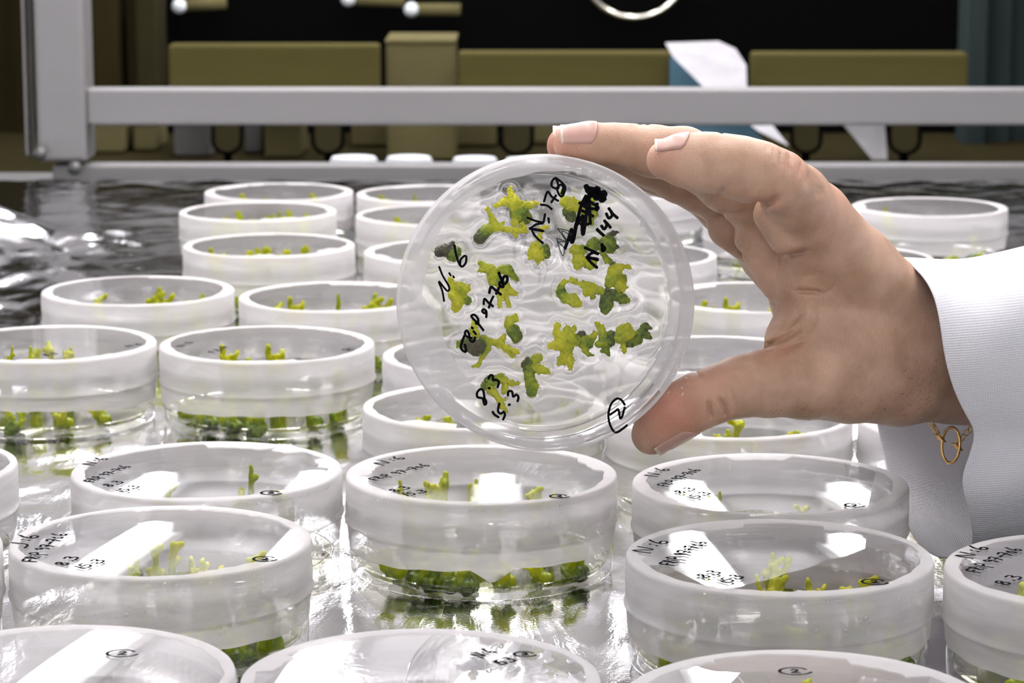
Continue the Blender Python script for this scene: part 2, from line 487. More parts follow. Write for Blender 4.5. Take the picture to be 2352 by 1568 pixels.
def wobble(P, f, seed=0.0):
    x, y, z = P[:, 0] * f, P[:, 1] * f, P[:, 2] * f
    return (np.sin(x + 1.7 * np.sin(y * 0.9 + seed) + seed) * np.sin(y * 1.1 + 1.3 * np.sin(z + seed * 2) + 2.1)
            + 0.6 * np.sin(2.3 * x + 1.1 * z + seed) * np.sin(2.1 * y - 1.7 * z + 4 + seed)
            + 0.4 * np.sin(4.3 * z + 3.9 * y + seed) * np.sin(4.7 * x - 1.1 + seed)) * 0.5

def plant_mesh(name, prims, h=0.42, k=0.9, amp=0.34, seed=0.0, freq=2.2, fine=0.45):
    """prims: (a, b, ra, rb, tint) in mm, tint 0 brown .. 1 lime"""
    A = np.array([[*(np.minimum(p[0], p[1]) - max(p[2], p[3]) - 1.2)] for p in prims])
    B = np.array([[*(np.maximum(p[0], p[1]) + max(p[2], p[3]) + 1.2)] for p in prims])
    def fn(P):
        d = None
        for a, b, ra, rb, t in prims:
            q = cone_sdf(P, a, b, ra, rb)
            d = q if d is None else smin(d, q, k)
        return d + amp * wobble(P, freq, seed) + fine * amp * wobble(P, freq * 2.7, seed + 3)
    V, Q = surface_nets(fn, A.min(0), B.max(0), h, 4)
    tint = np.zeros(len(V)); wsum = np.zeros(len(V))
    for a, b, ra, rb, t in prims:
        d = np.maximum(cone_sdf(V.astype(np.float32), a, b, ra, rb), -0.5) + 0.7
        w = 1 / d ** 3; tint += w * t; wsum += w
    tint = tint / wsum + 0.14 * wobble(V, 1.3, seed + 9)
    me = np_mesh(name, V / 1000.0, Q)
    ca = me.attributes.new('tint', 'FLOAT', 'POINT'); ca.data.foreach_set('value', np.clip(tint, 0, 1).astype(np.float32))
    me.materials.append(M['plant'])
    return me

# ------------------------------------------------------------------ dishes: where they stand
HD = 0.032           # height of a closed dish
# key: (px centre of lid, py centre of lid, plantlets, label)
DISHES = {
 'A': (365, 1243, 11, 'large film-wrapped dish at front left with two lamp streaks on its lid'),
 'B': (476, 1080, 9, 'film-wrapped dish just behind the front left one, tall forked shoots under its lid'),
 'C': (1105, 1088, 12, 'film-wrapped dish at front centre below the held dish, film tip over its green base'),
 'D': (1769, 1110, 9, 'film-wrapped dish below the thumb, in front of the white coat sleeve'),
 'E': (1790, 1277, 11, 'large film-wrapped dish at front right with curved bright reflection and yellow tuft under its lid'),
 'F': (2533, 1312, 10, 'film-wrapped dish cut by the right edge of the picture below the sleeve'),
 'G': (128, 1550, 4, 'nearest dish in the bottom left corner, only its lid in view'),
 'H': (965, 1560, 4, 'nearest dish at the bottom edge left of centre with crumpled wet film on its lid'),
 'I': (1850, 1615, 4, 'nearest dish at the bottom edge right of centre, only lid back showing'),
 'J': (-272, 1072, 4, 'dish cut by the left edge beside dark foil streaks'),
 'K': (-344, 1262, 2, 'dish cut off almost wholly by the left edge at lower left'),
 'L': (113, 789, 9, 'film-wrapped dish at the left edge of the third row'),
 'M': (612, 790, 11, 'film-wrapped dish in the third row with a row of green plants along its clear base'),
 'N': (1135, 815, 5, 'dish standing right behind the lower half of the held dish'),
 'O': (1640, 815, 4, 'dish behind the gap between thumb and held dish'),
 'P': (1115, 932, 11, 'dish with thin grassy shoots partly hidden by the bottom of the held dish'),
 'Q': (1672, 952, 12, 'dish full of dense bright green shoots right under the thumb'),
 'R': (2256, 965, 2, 'dish peeping out behind the white sleeve below the wrist'),
 'S': (317, 667, 9, 'dish at far left beside the crumpled foil with one tall shoot under its lid'),
 'T': (772, 681, 9, 'dish left of the held dish, between two rows, with small scattered shoots'),
 'U': (1262, 686, 4, 'dish seen only through the middle of the held dish'),
 'V': (1738, 682, 8, 'dish seen between fingers and thumb with yellow shoots under its lid'),
 'W': (618, 563, 8, 'small far dish on the left, in front of the greenest far dish'),
 'X': (1045, 578, 5, 'far dish touching the upper left rim of the held dish'),
 'Y': (1435, 585, 5, 'far dish seen beneath the curled fingers'),
 'Z': (1940, 592, 3, 'far dish hidden behind the knuckles, just above the sleeve'),
 'AA': (593, 485, 11, 'far dish on the left filled with green right up to its lid'),
 'BB': (999, 494, 5, 'far dish left of the held dish in the second row from the back'),
 'FA': (1813, 488, 4, 'far dish whose green base shows under the index finger'),
 'FB': (2118, 476, 5, 'far dish on the right standing above the sleeve'),
 'CC': (1448, 436, 4, 'rearmost dish behind the top of the held dish'),
 'DD': (640, 441, 4, 'rearmost dish on the left next to the metal rail'),
 'EE': (990, 445, 4, 'rearmost dish behind the upper left of the held dish'),
}
POS = {}
for k_, d_ in DISHES.items():
    p = on_plane(d_[0], d_[1], HD)
    POS[k_] = Vector((p.x, p.y, 0))
# dishes stand side by side, they never share space
for it in range(200):
    moved = False
    ks = list(POS)
    for i in range(len(ks)):
        for j in range(i):
            d = POS[ks[i]] - POS[ks[j]]
            if d.length < 0.0922:
                s = d.normalized() * (0.0922 - d.length) * 0.52
                POS[ks[i]] += s; POS[ks[j]] -= s; moved = True
    if not moved: break

# ------------------------------------------------------------------ bench with silver foil
o = box('bench_table', (0.05, 1.325, -0.031), (1.9, 1.60, 0.04), M['bench'], bevel=0.004)
tag(o, 'long bench board under the silver foil', 'bench')
for sx in (-0.85, 0.95):
    for sy in (0.6, 2.05):
        box('leg', (sx, sy, -0.45), (0.05, 0.05, 0.80), M['steel'], o)

def foil():
    nx, ny = 240, 230
    X = np.linspace(-0.62, 0.72, nx); Y = np.linspace(0.53, 1.985, ny)
    gx, gy = np.meshgrid(X, Y, indexing='ij')
    P = np.stack([gx.ravel(), gy.ravel(), 0 * gx.ravel()], 1)
    z = -0.0011 + 0.0007 * wobble(P, 60, 1.0) + 0.0004 * wobble(P, 150, 2.0)
    dm = np.full(len(P), 9.0)
    for q in POS.values():
        dm = np.minimum(dm, np.hypot(P[:, 0] - q.x, P[:, 1] - q.y))
    free = np.clip((dm - 0.056) / 0.06, 0, 1)
    left = np.clip((-0.135 - P[:, 0]) / 0.12, 0, 1) * np.clip((P[:, 1] - 1.12) / 0.1, 0, 1) * np.clip((1.74 - P[:, 1]) / 0.05, 0, 1)
    w = np.abs(wobble(P * np.array([1.0, 0.55, 1]), 12, 5.0)) + 0.3 * np.abs(wobble(P, 36, 6.0))
    z = np.where(True, z + left * free * (0.014 * w - 0.002) + 0.0012 * free * np.abs(wobble(P, 45, 8)), z)
    edge = np.clip((-0.27 - P[:, 0]) / 0.08, 0, 1) * np.clip((P[:, 1] - 1.4) / 0.2, 0, 1) * np.clip((1.74 - P[:, 1]) / 0.05, 0, 1)
    z += edge * free * 0.018
    near = dm < 0.052
    z = np.where(near, np.minimum(z, -0.0005), z)
    V = P.copy(); V[:, 2] = np.clip(z, -0.0098, None)
    idx = np.arange(nx * ny).reshape(nx, ny)
    Q = np.stack([idx[:-1, :-1], idx[1:, :-1], idx[1:, 1:], idx[:-1, 1:]], -1).reshape(-1, 4)
    me = np_mesh('foil_sheet', V, Q); me.materials.append(M['foil'])
    ob = inst('foil_sheet', me)
    tag(ob, 'shiny silver foil sheet spread over the bench, crumpled at the left', 'foil')
foil()

# ------------------------------------------------------------------ handwriting
GLYPH = {   # strokes in a box 0..1 wide, 0..1 high
 'N': [[(0.0, -0.1), (0.12, 1.0), (0.62, 0.05), (0.80, 1.05)]],
 'M': [[(0.0, -0.1), (0.12, 0.95), (0.45, 0.25), (0.55, 0.3), (0.72, 1.0), (0.95, 0.0)]],
 ':': [[(0.3, 0.25), (0.33, 0.3)], [(0.4, 0.7), (0.43, 0.75)]],
 '.': [[(0.3, 0.05), (0.36, 0.1)]],
 '=': [[(0.1, 0.3), (0.6, 0.35)], [(0.1, 0.62), (0.6, 0.67)]],
 '-': [[(0.1, 0.45), (0.6, 0.5)]],
 '1': [[(0.35, 1.0), (0.3, 0.0)]],
 '2': [[(0.1, 0.8), (0.3, 1.0), (0.55, 0.85), (0.5, 0.5), (0.1, 0.05), (0.4, 0.1), (0.75, 0.05)]],
 '3': [[(0.1, 0.95), (0.45, 1.0), (0.55, 0.75), (0.3, 0.55), (0.6, 0.4), (0.55, 0.08), (0.1, 0.0)]],
 '4': [[(0.1, 0.95), (0.08, 0.5), (0.55, 0.5)], [(0.55, 1.0), (0.5, 0.0)]],
 '5': [[(0.6, 1.0), (0.2, 0.95), (0.15, 0.55), (0.5, 0.55), (0.6, 0.25), (0.4, 0.02), (0.1, 0.05)]],
 '6': [[(0.5, 1.15), (0.2, 0.7), (0.1, 0.25), (0.3, 0.0), (0.55, 0.15), (0.5, 0.42), (0.15, 0.35)]],
 '7': [[(0.05, 0.9), (0.6, 0.95), (0.25, 0.0)], [(0.15, 0.5), (0.6, 0.52)]],
 '8': [[(0.5, 0.95), (0.2, 0.9), (0.2, 0.65), (0.55, 0.35), (0.45, 0.02), (0.12, 0.08), (0.2, 0.4), (0.55, 0.7), (0.5, 0.95)]],
 '9': [[(0.5, 0.75), (0.3, 0.98), (0.1, 0.75), (0.3, 0.5), (0.5, 0.7), (0.5, 0.3), (0.35, 0.0)]],
 '0': [[(0.3, 0.7), (0.1, 0.45), (0.2, 0.08), (0.45, 0.1), (0.5, 0.5), (0.3, 0.7)]],
 'F': [[(0.1, -0.05), (0.15, 0.9), (0.7, 1.0)], [(0.12, 0.5), (0.5, 0.52)]],
 'l': [[(0.0, 0.2), (0.35, 0.7), (0.3, 1.05), (0.12, 0.8), (0.15, 0.15), (0.35, 0.05)]],
 'i': [[(0.2, 0.5), (0.22, 0.05)], [(0.25, 0.78), (0.27, 0.82)]],
 'P': [[(0.15, -0.3), (0.2, 0.95), (0.55, 1.0), (0.6, 0.6), (0.2, 0.45)]],
 ' ': [],
}
WIDTH = {'N': 0.95, 'M': 1.05, ':': 0.6, '.': 0.5, 'i': 0.4, 'l': 0.45, '1': 0.5, '-': 0.7, ' ': 0.5}

def smooth_line(pts, n=5):
    if len(pts) < 3: return [Vector(p) for p in pts]
    P = [Vector(p) for p in pts]; out = []
    for i in range(len(P) - 1):
        p0 = P[max(i - 1, 0)]; p1 = P[i]; p2 = P[i + 1]; p3 = P[min(i + 2, len(P) - 1)]
        for k in range(n):
            t = k / n
            out.append(0.5 * ((2 * p1) + (p2 - p0) * t + (2 * p0 - 5 * p1 + 4 * p2 - p3) * t * t + (3 * p1 - p0 - 3 * p2 + p3) * t ** 3))
    out.append(P[-1]); return out

def text_lines(txt, rnd):
    """-> list of polylines in units of letter height, total width"""
    x = 0; L = []
    for ch in txt:
        w = WIDTH.get(ch, 0.75); dy = rnd.uniform(-0.05, 0.05)
        for s in GLYPH.get(ch, []):
            L.append([Vector((x + px * 0.95 + 0.06 * py, py + dy, 0)) for px, py in s])
        x += w
    return L, x

def ink_mesh(lines, width):
    """flat marker ribbons in the local xy plane of a lid; lines are lists of 3D points"""
    v, f = [], []
    for L in lines:
        L = smooth_line(L, 5)
        n = len(L)
        if n < 2: continue
        w = width * 0.5
        k0 = len(v)
        ds = [(L[min(i + 1, n - 1)] - L[max(i - 1, 0)]) for i in range(n)]
        if ds[0].length < 1e-9: continue
        ext = []
        for i in range(n):
            t = ds[i].normalized() if ds[i].length > 1e-9 else Vector((1, 0, 0))
            nn = Vector((-t.y, t.x, 0)) * w
            p = L[i].copy()
            if i == 0: p -= t * w * 0.6
            if i == n - 1: p += t * w * 0.6
            v.append(p + nn); v.append(p - nn)
        for i in range(n - 1):
            a = k0 + 2 * i
            f.append((a, a + 1, a + 3, a + 2))
        # round ends
        for i, sgn in ((0, -1), (n - 1, 1)):
            c = len(v)
            for q in range(8):
                an = q / 8 * 2 * math.pi
                v.append(L[i] + Vector((math.cos(an), math.sin(an), 0)) * w)
            f.append(tuple(range(c, c + 8)))
    return v, f

# ------------------------------------------------------------------ the dish parts (shared meshes)
SAG = 0.00045
def lid_z(r): return HD + SAG * max(0.0, 1 - (r / 0.0436) ** 2)

def lid_mesh():
    top = [(0.0436 * t, lid_z(0.0436 * t)) for t in (1.0, 0.97, 0.9, 0.75, 0.55, 0.3)]
    prof = [(0.0434, HD - 0.0022), (0.0436, 0.0290), (0.0438, 0.0172), (0.0450, 0.0172), (0.0450, 0.0310), (0.0448, 0.0317), (0.0443, HD)] + top + [(0, HD + SAG)]
    v, f = lathe(prof, 96, closed=False); me = bpy.data.meshes.new('lid'); me.from_pydata(v, [], f); me.update()
    me.polygons.foreach_set('use_smooth', [True] * len(me.polygons)); me.materials.append(M['lid']); return me

def base_mesh():
    prof = [(0, 0.0005), (0.040, 0.0005), (0.0412, 0.0), (0.0428, 0.0), (0.0438, 0.0006), (0.0441, 0.0016), (0.0441, 0.0150), (0.0431, 0.0158), (0.0431, 0.0270), (0.0421, 0.0270), (0.0421, 0.0255)]
    v, f = lathe(prof, 96, closed=False); me = bpy.data.meshes.new('base'); me.from_pydata(v, [], f); me.update()
    me.polygons.foreach_set('use_smooth', [True] * len(me.polygons)); me.materials.append(M['base']); return me

def gel_mesh():
    prof = [(0, 0.0019), (0.0409, 0.0021), (0.0419, 0.0032), (0.0419, 0.0046), (0.0414, 0.0038), (0.038, 0.0034), (0.02, 0.0033), (0, 0.0034)]
    v, f = lathe(prof, 72); me = bpy.data.meshes.new('agar_gel'); me.from_pydata(v, [], f); me.update()
    me.polygons.foreach_set('use_smooth', [True] * len(me.polygons)); me.materials.append(M['gel']); return me

def film_mesh(seed, rin=0.0385, zb=0.0100, tears=(), spike=None, gaps=()):
    """stretched sealing film: ring folded over the lid edge, side wall, ragged hems.
    tears: (angle, half width, inner radius); gaps: (a0, a1) with almost no ring on the lid"""
    rd = random.Random(seed); seg = 180
    ph = [rd.uniform(0, 6.28) for _ in range(8)]
    v, f = [], []
    nprof = 0
    for i in range(seg):
        a = 2 * math.pi * i / seg
        r_in = rin + 0.0009 * math.sin(2 * a + ph[0]) + 0.0006 * math.sin(5 * a + ph[1]) + 0.00018 * math.sin(23 * a + ph[2])
        for ta, tw, tr_ in tears:
            d = abs((a - ta + math.pi) % (2 * math.pi) - math.pi)
            if d < tw: r_in = tr_ + (0.0011 * math.sin(i * 2.1) if d > tw * 0.8 else 0.0003 * math.sin(i * 1.3)) + (r_in - tr_) * max(0, (d / tw - 0.85) / 0.15)
        for g0, g1 in gaps:
            if g0 < a < g1: r_in = 0.0440
        zbi = zb + 0.0009 * math.sin(a + ph[3]) + 0.0006 * math.sin(3 * a + ph[4]) + 0.0002 * math.sin(17 * a + ph[5])
        if spike:
            d = abs((a - spike[0] + math.pi) % (2 * math.pi) - math.pi)
            zbi -= spike[1] * max(0, 1 - d / spike[2])
        lz = lambda r: lid_z(r) + 0.00022
        rm = 0.5 * (r_in + 0.0443)
        rip = 0.00012 * math.sin(9 * a + ph[6])
        prof = [(r_in, lz(r_in)), (rm, lz(rm) + 0.00008), (0.0444, HD + 0.0003), (0.0450, 0.0320), (0.04525, 0.0312), (0.0453 + rip, 0.0262), (0.0453 - rip, 0.0215),
                (0.0453, 0.0184), (0.04575, 0.0180), (0.0456, 0.0174), (0.0450, 0.0164), (0.0446 + rip, 0.5 * (0.015 + zbi)), (0.04435, zbi)]
        nprof = len(prof)
        for r, z in prof: v.append((r * math.cos(a), r * math.sin(a), z))
    for i in range(seg):
        j = (i + 1) % seg
        for k in range(nprof - 1):
            f.append((i * nprof + k, j * nprof + k, j * nprof + k + 1, i * nprof + k + 1))
    me = bpy.data.meshes.new('film_wrap'); me.from_pydata(v, [], f); me.update()
    me.polygons.foreach_set('use_smooth', [True] * len(me.polygons)); me.materials.append(M['film']); return me

LID, BASE, GEL = lid_mesh(), base_mesh(), gel_mesh()
rd = random.Random(5)
FILMS = [film_mesh(s, rin=0.0412 - 0.0005 * (s % 3), zb=0.0100 + 0.0008 * (s % 2),
                   tears=[(rd.uniform(0, 6.28), rd.uniform(0.12, 0.35), rd.uniform(0.034, 0.0405)) for _ in range(3)],
                   spike=(rd.uniform(3.9, 5.4), 0.003, 0.12) if s % 2 else None) for s in range(6)]
FILM_C = film_mesh(40, rin=0.0410, zb=0.0098, tears=[(2.95, 0.28, 0.0365), (0.35, 0.25, 0.0375), (0.75, 0.12, 0.0400)], spike=(4.80, 0.0042, 0.16))

def drops_mesh(seed, n, arc, zr, row=None):
    """beads of water on the wall and a scalloped row right under the rim"""
    rd = random.Random(seed); bm = bmesh.new()
    def bead(a, z, s):
        Mx = Matrix.Translation(((0.0454 if z > 0.0172 else 0.0448) * math.cos(a), (0.0454 if z > 0.0172 else 0.0448) * math.sin(a), z)) @ Matrix.Rotation(a, 4, 'Z') @ Matrix.Diagonal((0.45, 1, 1, 1))
        bmesh.ops.create_icosphere(bm, subdivisions=2 if s > 0.0004 else 1, radius=s, matrix=Mx)
    for _ in range(n):
        a = rd.uniform(*arc); z = rd.uniform(*zr)
        bead(a, z, min(0.00018 / (rd.random() ** 0.45 + 0.12), 0.0012))
    if row:
        a = row[0]
        while a < row[1]:
            s = rd.uniform(0.0003, 0.00062); bead(a, 0.0309 - s, s); a += s * 2.3 / 0.045
    me = bpy.data.meshes.new('condensation_droplets'); bm.to_mesh(me); bm.free()
    me.polygons.foreach_set('use_smooth', [True] * len(me.polygons)); me.materials.append(M['drop']); return me
DROPS = {'A': drops_mesh(1, 190, (3.9, 5.9), (0.0140, 0.0295), (4.75, 5.5)), 'C': drops_mesh(2, 60, (4.9, 5.7), (0.0175, 0.0295), (3.9, 5.9)),
         'E': drops_mesh(3, 230, (4.1, 5.9), (0.0130, 0.0295), (4.2, 5.2)), 'D': drops_mesh(4, 60, (5.0, 6.1), (0.018, 0.0295), (5.0, 6.0)),
         'B': drops_mesh(5, 20, (4.6, 6.0), (0.026, 0.030), (4.9, 5.9)), 'M': drops_mesh(6, 14, (4.2, 5.6), (0.012, 0.02))}

# writing on the bench dishes, as (text, start px, end px, letter height mm)
WRITING = {
 'A': [('N:6', (52, 1258), (96, 1228), 5.4), ('FliP 97-706', (80, 1290), (157, 1226), 4.2), ('8.3', (148, 1299), (185, 1280), 4.0), ('15.3', (190, 1308), (245, 1288), 4.0), ('@2', (608, 1283), None, 3.6)],
 'B': [('N:6', (212, 1068), (252, 1052), 4.4), ('FliP 97-706', (212, 1107), (302, 1072), 3.8), ('8.3', (252, 1118), (288, 1108), 4.0), ('15.3', (280, 1131), (325, 1118), 3.8), ('@2', (622, 1131), None, 3.4)],
 'C': [('N:6', (878, 1068), (938, 1052), 4.6), ('FliP 97-706', (862, 1104), (990, 1070), 3.8), ('8.3', (908, 1130), (946, 1121), 4.0), ('15.3', (932, 1139), (985, 1130), 3.6), ('@2', (1284, 1139), None, 3.2)],
 'D': [('N:6', (1508, 1095), (1543, 1077), 4.6), ('FliP 97-706', (1532, 1118), (1612, 1080), 3.8), ('8.3', (1566, 1134), (1602, 1124), 3.8), ('15.3', (1592, 1147), (1636, 1134), 3.8), ('@2', (1962, 1160), None, 3.2)],
 'E': [('N:6', (1490, 1270), (1540, 1242), 5.6), ('FliP 97-706', (1545, 1300), (1626, 1246), 4.4), ('8.3', (1622, 1328), (1660, 1316), 4.2), ('15.3', (1668, 1340), (1712, 1326), 4.2), ('@2', (2008, 1336), None, 3.8)],
 'F': [('N:6', (2232, 1282), (2275, 1256), 5.2), ('FliP 97-706', (2246, 1316), (2350, 1262), 4.4), ('8.3', (2310, 1345), (2352, 1326), 4.4)],
 'G': [('@2', (280, 1502), None, 4.2)],
 'H': [('N:6', (1105, 1512), (1145, 1498), 4.0), ('15.3', (1150, 1530), (1190, 1518), 4.0), ('@2', (1205, 1503), None, 3.0)],
 'I': [('@2', (1825, 1543), None, 4.2)],
 'L': [('8.3', (105, 818), (135, 813), 3.4), ('N:6', (296, 797), (330, 790), 3.0)],
 'M': [('N:6', (418, 797), (446, 786), 3.2), ('FliP', (490, 812), (530, 797), 3.2), ('@2', (800, 803), None, 2.6)],
}
def lid_writing(key, lid, loc):
    rd = random.Random(hash(key) % 1000 if False else sum(map(ord, key)))
    def write(lines):
        lines = [[Vector((t.x, t.y, 0)) for t in l if math.hypot(t.x, t.y) < 0.0446] for l in lines]
        v, f = ink_mesh([l for l in lines if len(l) > 1], 0.00085)
        v = [(p.x, p.y, lid_z(math.hypot(p.x, p.y)) + 0.0004) for p in v]
        if v: mesh_obj('handwriting', v, f, M['ink'], lid)
    for txt, s, e, hmm in WRITING[key]:
        lines = []
        p = on_plane(*s, HD + SAG) - loc; p.z = 0
        h = hmm / 1000
        if txt[0] == '@':
            c = [Vector((p.x + h * 0.75 * math.cos(a) * (1.05 + 0.05 * a), p.y + h * 0.75 * math.sin(a), 0)) for a in np.linspace(0.5, 6.0, 14)]
            lines.append(c)
            L, w = text_lines(txt[1:], rd)
            lines += [[p + Vector(((q.x - 0.35) * h * 0.75, (q.y - 0.45) * h * 0.75, 0)) for q in l] for l in L]
            write(lines); continue
        q = on_plane(*e, HD + SAG) - loc; q.z = 0
        d = q - p; L, w = text_lines(txt, rd)
        ux = d / w; uy = Vector((-d.y, d.x, 0)).normalized() * h
        # handwriting leans with the line but letters stay upright to the writer
        write([[p + ux * t.x + uy * t.y for t in l] for l in L])

for i, (k_, d_) in enumerate(DISHES.items()):
    loc = POS[k_]
    t = empty('petri_dish', loc)
    tag(t, d_[3], 'petri dish', 'sealed petri dishes standing on the foil')
    rot = random.Random(i * 7 + 3)
    lid = inst('lid', LID, t)
    inst('base', BASE, t); inst('agar_gel', GEL, t)
    fw = inst('film_wrap', FILM_C if k_ == 'C' else FILMS[i % len(FILMS)], t)
    if k_ != 'C': fw.rotation_euler.z = rot.uniform(0, 6.28)
    if k_ in DROPS:
        dr = inst('condensation_droplets', DROPS[k_], t); tag(dr, kind='stuff')
    if k_ in WRITING: lid_writing(k_, lid, loc)

# ------------------------------------------------------------------ plantlets in the bench dishes
def shoot_variant(seed, tall, dense=False):
    rd = random.Random(seed); pr = []
    A = lambda *p: np.array(p, float)
    nb = rd.randint(3, 5)
    for _ in range(nb):
        c = A(rd.uniform(-3, 3), rd.uniform(-3, 3), rd.uniform(0.6, 2.4)); r = rd.uniform(1.7, 3.2)
        pr.append((c, c + A(0.4, 0.2, 0.3), r, r * 0.8, rd.uniform(0.30, 0.72)))
    for _ in range(rd.randint(3, 5) + (3 if dense else 0)):
        x, y = rd.uniform(-4.0, 4.0), rd.uniform(-3, 3); hgt = tall * rd.uniform(0.45, 1.0)
        p0 = A(x * 0.5, y * 0.5, 1.5); p1 = A(x * 0.8 + rd.uniform(-1, 1), y * 0.8, hgt * 0.6); p2 = A(x + rd.uniform(-1.5, 1.5), y + rd.uniform(-1, 1), hgt)
        tt = rd.uniform(0.66, 0.98)
        pr.append((p0, p1, 1.1, 0.8, 0.6)); pr.append((p1, p2, 0.8, 0.6, tt))
        for _ in range(rd.randint(1, 3)):
            q = p1 + (p2 - p1) * rd.uniform(0.1, 0.9)
            e_ = q + A(rd.uniform(-2.6, 2.6), rd.uniform(-1.5, 1.5), rd.uniform(0.6, 2.8))
            pr.append((q, e_, 0.6, 0.9, tt))
    return plant_mesh('plantlet', pr, h=0.5, k=0.7, amp=0.22, seed=seed * 1.3)
VAR = [shoot_variant(s, t) for s, t in ((1, 12), (2, 17), (3, 22), (4, 8), (5, 20), (6, 25))] + [shoot_variant(9, 20, True), shoot_variant(10, 9, True)]

TOP = [max(q.co.z for q in m_.vertices) for m_ in VAR]
def put_plant(mesh, x, y, z, rz, sc, label, group):
    o = inst('plantlet', mesh); o.location = (x, y, z); o.rotation_euler.z = rz; o.scale = (sc, sc, sc)
    tag(o, label, 'plant', group)

DISH_SHORT = {
 'A': 'the large front left dish with lamp streaks', 'B': 'the dish just behind the front left one', 'C': 'the front centre dish below the held one',
 'D': 'the dish below the thumb beside the sleeve', 'E': 'the large front right dish', 'F': 'the dish cut by the right edge',
 'G': 'the bottom left corner dish', 'H': 'the bottom dish with crumpled film', 'I': 'the bottom dish right of centre',
 'J': 'the left edge dish by dark foil', 'K': 'the lower left dish almost wholly cut off', 'L': 'the third row dish at the left edge',
 'M': 'the third row dish beside the leftmost', 'N': 'the dish right behind the held one', 'O': 'the dish behind the thumb gap',
 'P': 'the dish half hidden by the held one', 'Q': 'the dense green dish under the thumb', 'R': 'the dish behind the sleeve',
 'S': 'the far left dish beside crumpled foil', 'T': 'the dish just left of the held one', 'U': 'the dish seen only through the held one',
 'V': 'the dish between fingers and thumb', 'W': 'the small far left dish', 'X': 'the far dish at the held rim', 'Y': 'the far dish beneath the curled fingers',
 'Z': 'the far dish behind the knuckles', 'AA': 'the greenest far dish', 'BB': 'the far dish second from the back', 'FA': 'the far dish under the index finger',
 'FB': 'the far right dish above the sleeve', 'CC': 'the rearmost dish behind the held top', 'DD': 'the rearmost left dish', 'EE': 'the rearmost dish second from left'}
ORD = ['first', 'second', 'third', 'fourth', 'fifth', 'sixth', 'seventh', 'eighth', 'ninth']
for i, (k_, d_) in enumerate(DISHES.items()):
    rd = random.Random(100 + i); loc = POS[k_]; pts = []
    n = d_[2]; fr_ = 0.25 if k_ in ('AA', 'Q', 'W', 'P', 'DD', 'EE', 'BB', 'X') else 0.5
    for j in range(n):
        for tr_ in range(60):
            if j < n * fr_:       # along the front of the clear base
                a = rd.uniform(math.pi * 1.08, math.pi * 1.92); r = rd.uniform(0.0335, 0.0365)
            else:
                a = rd.uniform(0.15, math.pi - 0.15); r = 0.033 * math.sqrt(rd.uniform(0.12, 1))
            p = (r * math.cos(a), r * math.sin(a))
            if all(math.hypot(p[0] - q[0], p[1] - q[1]) > 0.0112 for q in pts): break
        pts.append(p)
        v = rd.choice([1, 2, 4, 5, 6, 6]) if j >= n * fr_ else rd.choice([0, 3, 3, 0, 7, 7])
        if k_ in ('Q', 'AA', 'W', 'BB', 'X', 'DD', 'EE') and j >= n * fr_: v = rd.choice([6, 6, 2, 6, 4])
        pts[-1] = (*p, v, rd.uniform(0, 6.28), rd.uniform(0.85, 1.12) * (1.22 if j < n * fr_ else 1.0), j < n * fr_)
    for front in (True, False):
        row = sorted([q for q in pts if q[5] == front])
        for m_, (x, y, v, rz, sc, _) in enumerate(row):
            if not front: sc = (rd.uniform(0.92, 1.03) if POS[k_].y > 1.15 else rd.uniform(0.70, 1.0)) * 0.0272 / max(0.012, TOP[v])
            which = (ORD[m_] + ' from left') if len(row) > 1 else 'single one'
            put_plant(VAR[v], loc.x + x, loc.y + y, 0.0020, rz, sc, f"plantlet, {which}, {'along the front of' if front else 'farther inside'} {DISH_SHORT[k_]}",
                      'plantlets in ' + DISH_SHORT[k_])

# ------------------------------------------------------------------ the held dish
ZF = 0.83
AX = (FWD * math.cos(math.radians(5.5)) + (-RIGHT * 0.74 + UP * 0.67) * math.sin(math.radians(5.5))).normalized()   # lid -> base
HN = -AX
HX = (RIGHT - HN * RIGHT.dot(HN)).normalized(); HY = HN.cross(HX)
H_FRONT = at(1258, 698, ZF)
H_BASE = H_FRONT - HN * HD
HM = Matrix(((HX.x, HY.x, HN.x, H_BASE.x), (HX.y, HY.y, HN.y, H_BASE.y), (HX.z, HY.z, HN.z, H_BASE.z), (0, 0, 0, 1)))
def held(px, py, z):
    """photo point -> local point of the held dish at height z above its bottom"""
    d = RIGHT * ((px - 1176) / F_PX) - UP * ((py - 784) / F_PX) + FWD
    o0 = H_BASE + HN * z
    t = (o0 - CAM).dot(HN) / d.dot(HN)
    p = CAM + d * t - H_BASE
    return Vector((p.dot(HX), p.dot(HY), z))

hd = empty('petri_dish', H_BASE); hd.matrix_world = HM
tag(hd, 'film-sealed petri dish held up by the hand, scribbled lid facing the camera', 'petri dish', 'sealed petri dishes')
hlid = inst('lid', LID, hd); inst('base', BASE, hd)
R_ = math.radians
HF = film_mesh(77, rin=0.0398, zb=0.0105, tears=[(R_(0), R_(46), 0.0372), (R_(212), R_(34), 0.0334), (R_(245), R_(14), 0.0378)], gaps=[(R_(284), R_(322))])
HF.materials.clear(); HF.materials.append(M['film_thin'])
inst('film_wrap', HF, hd)

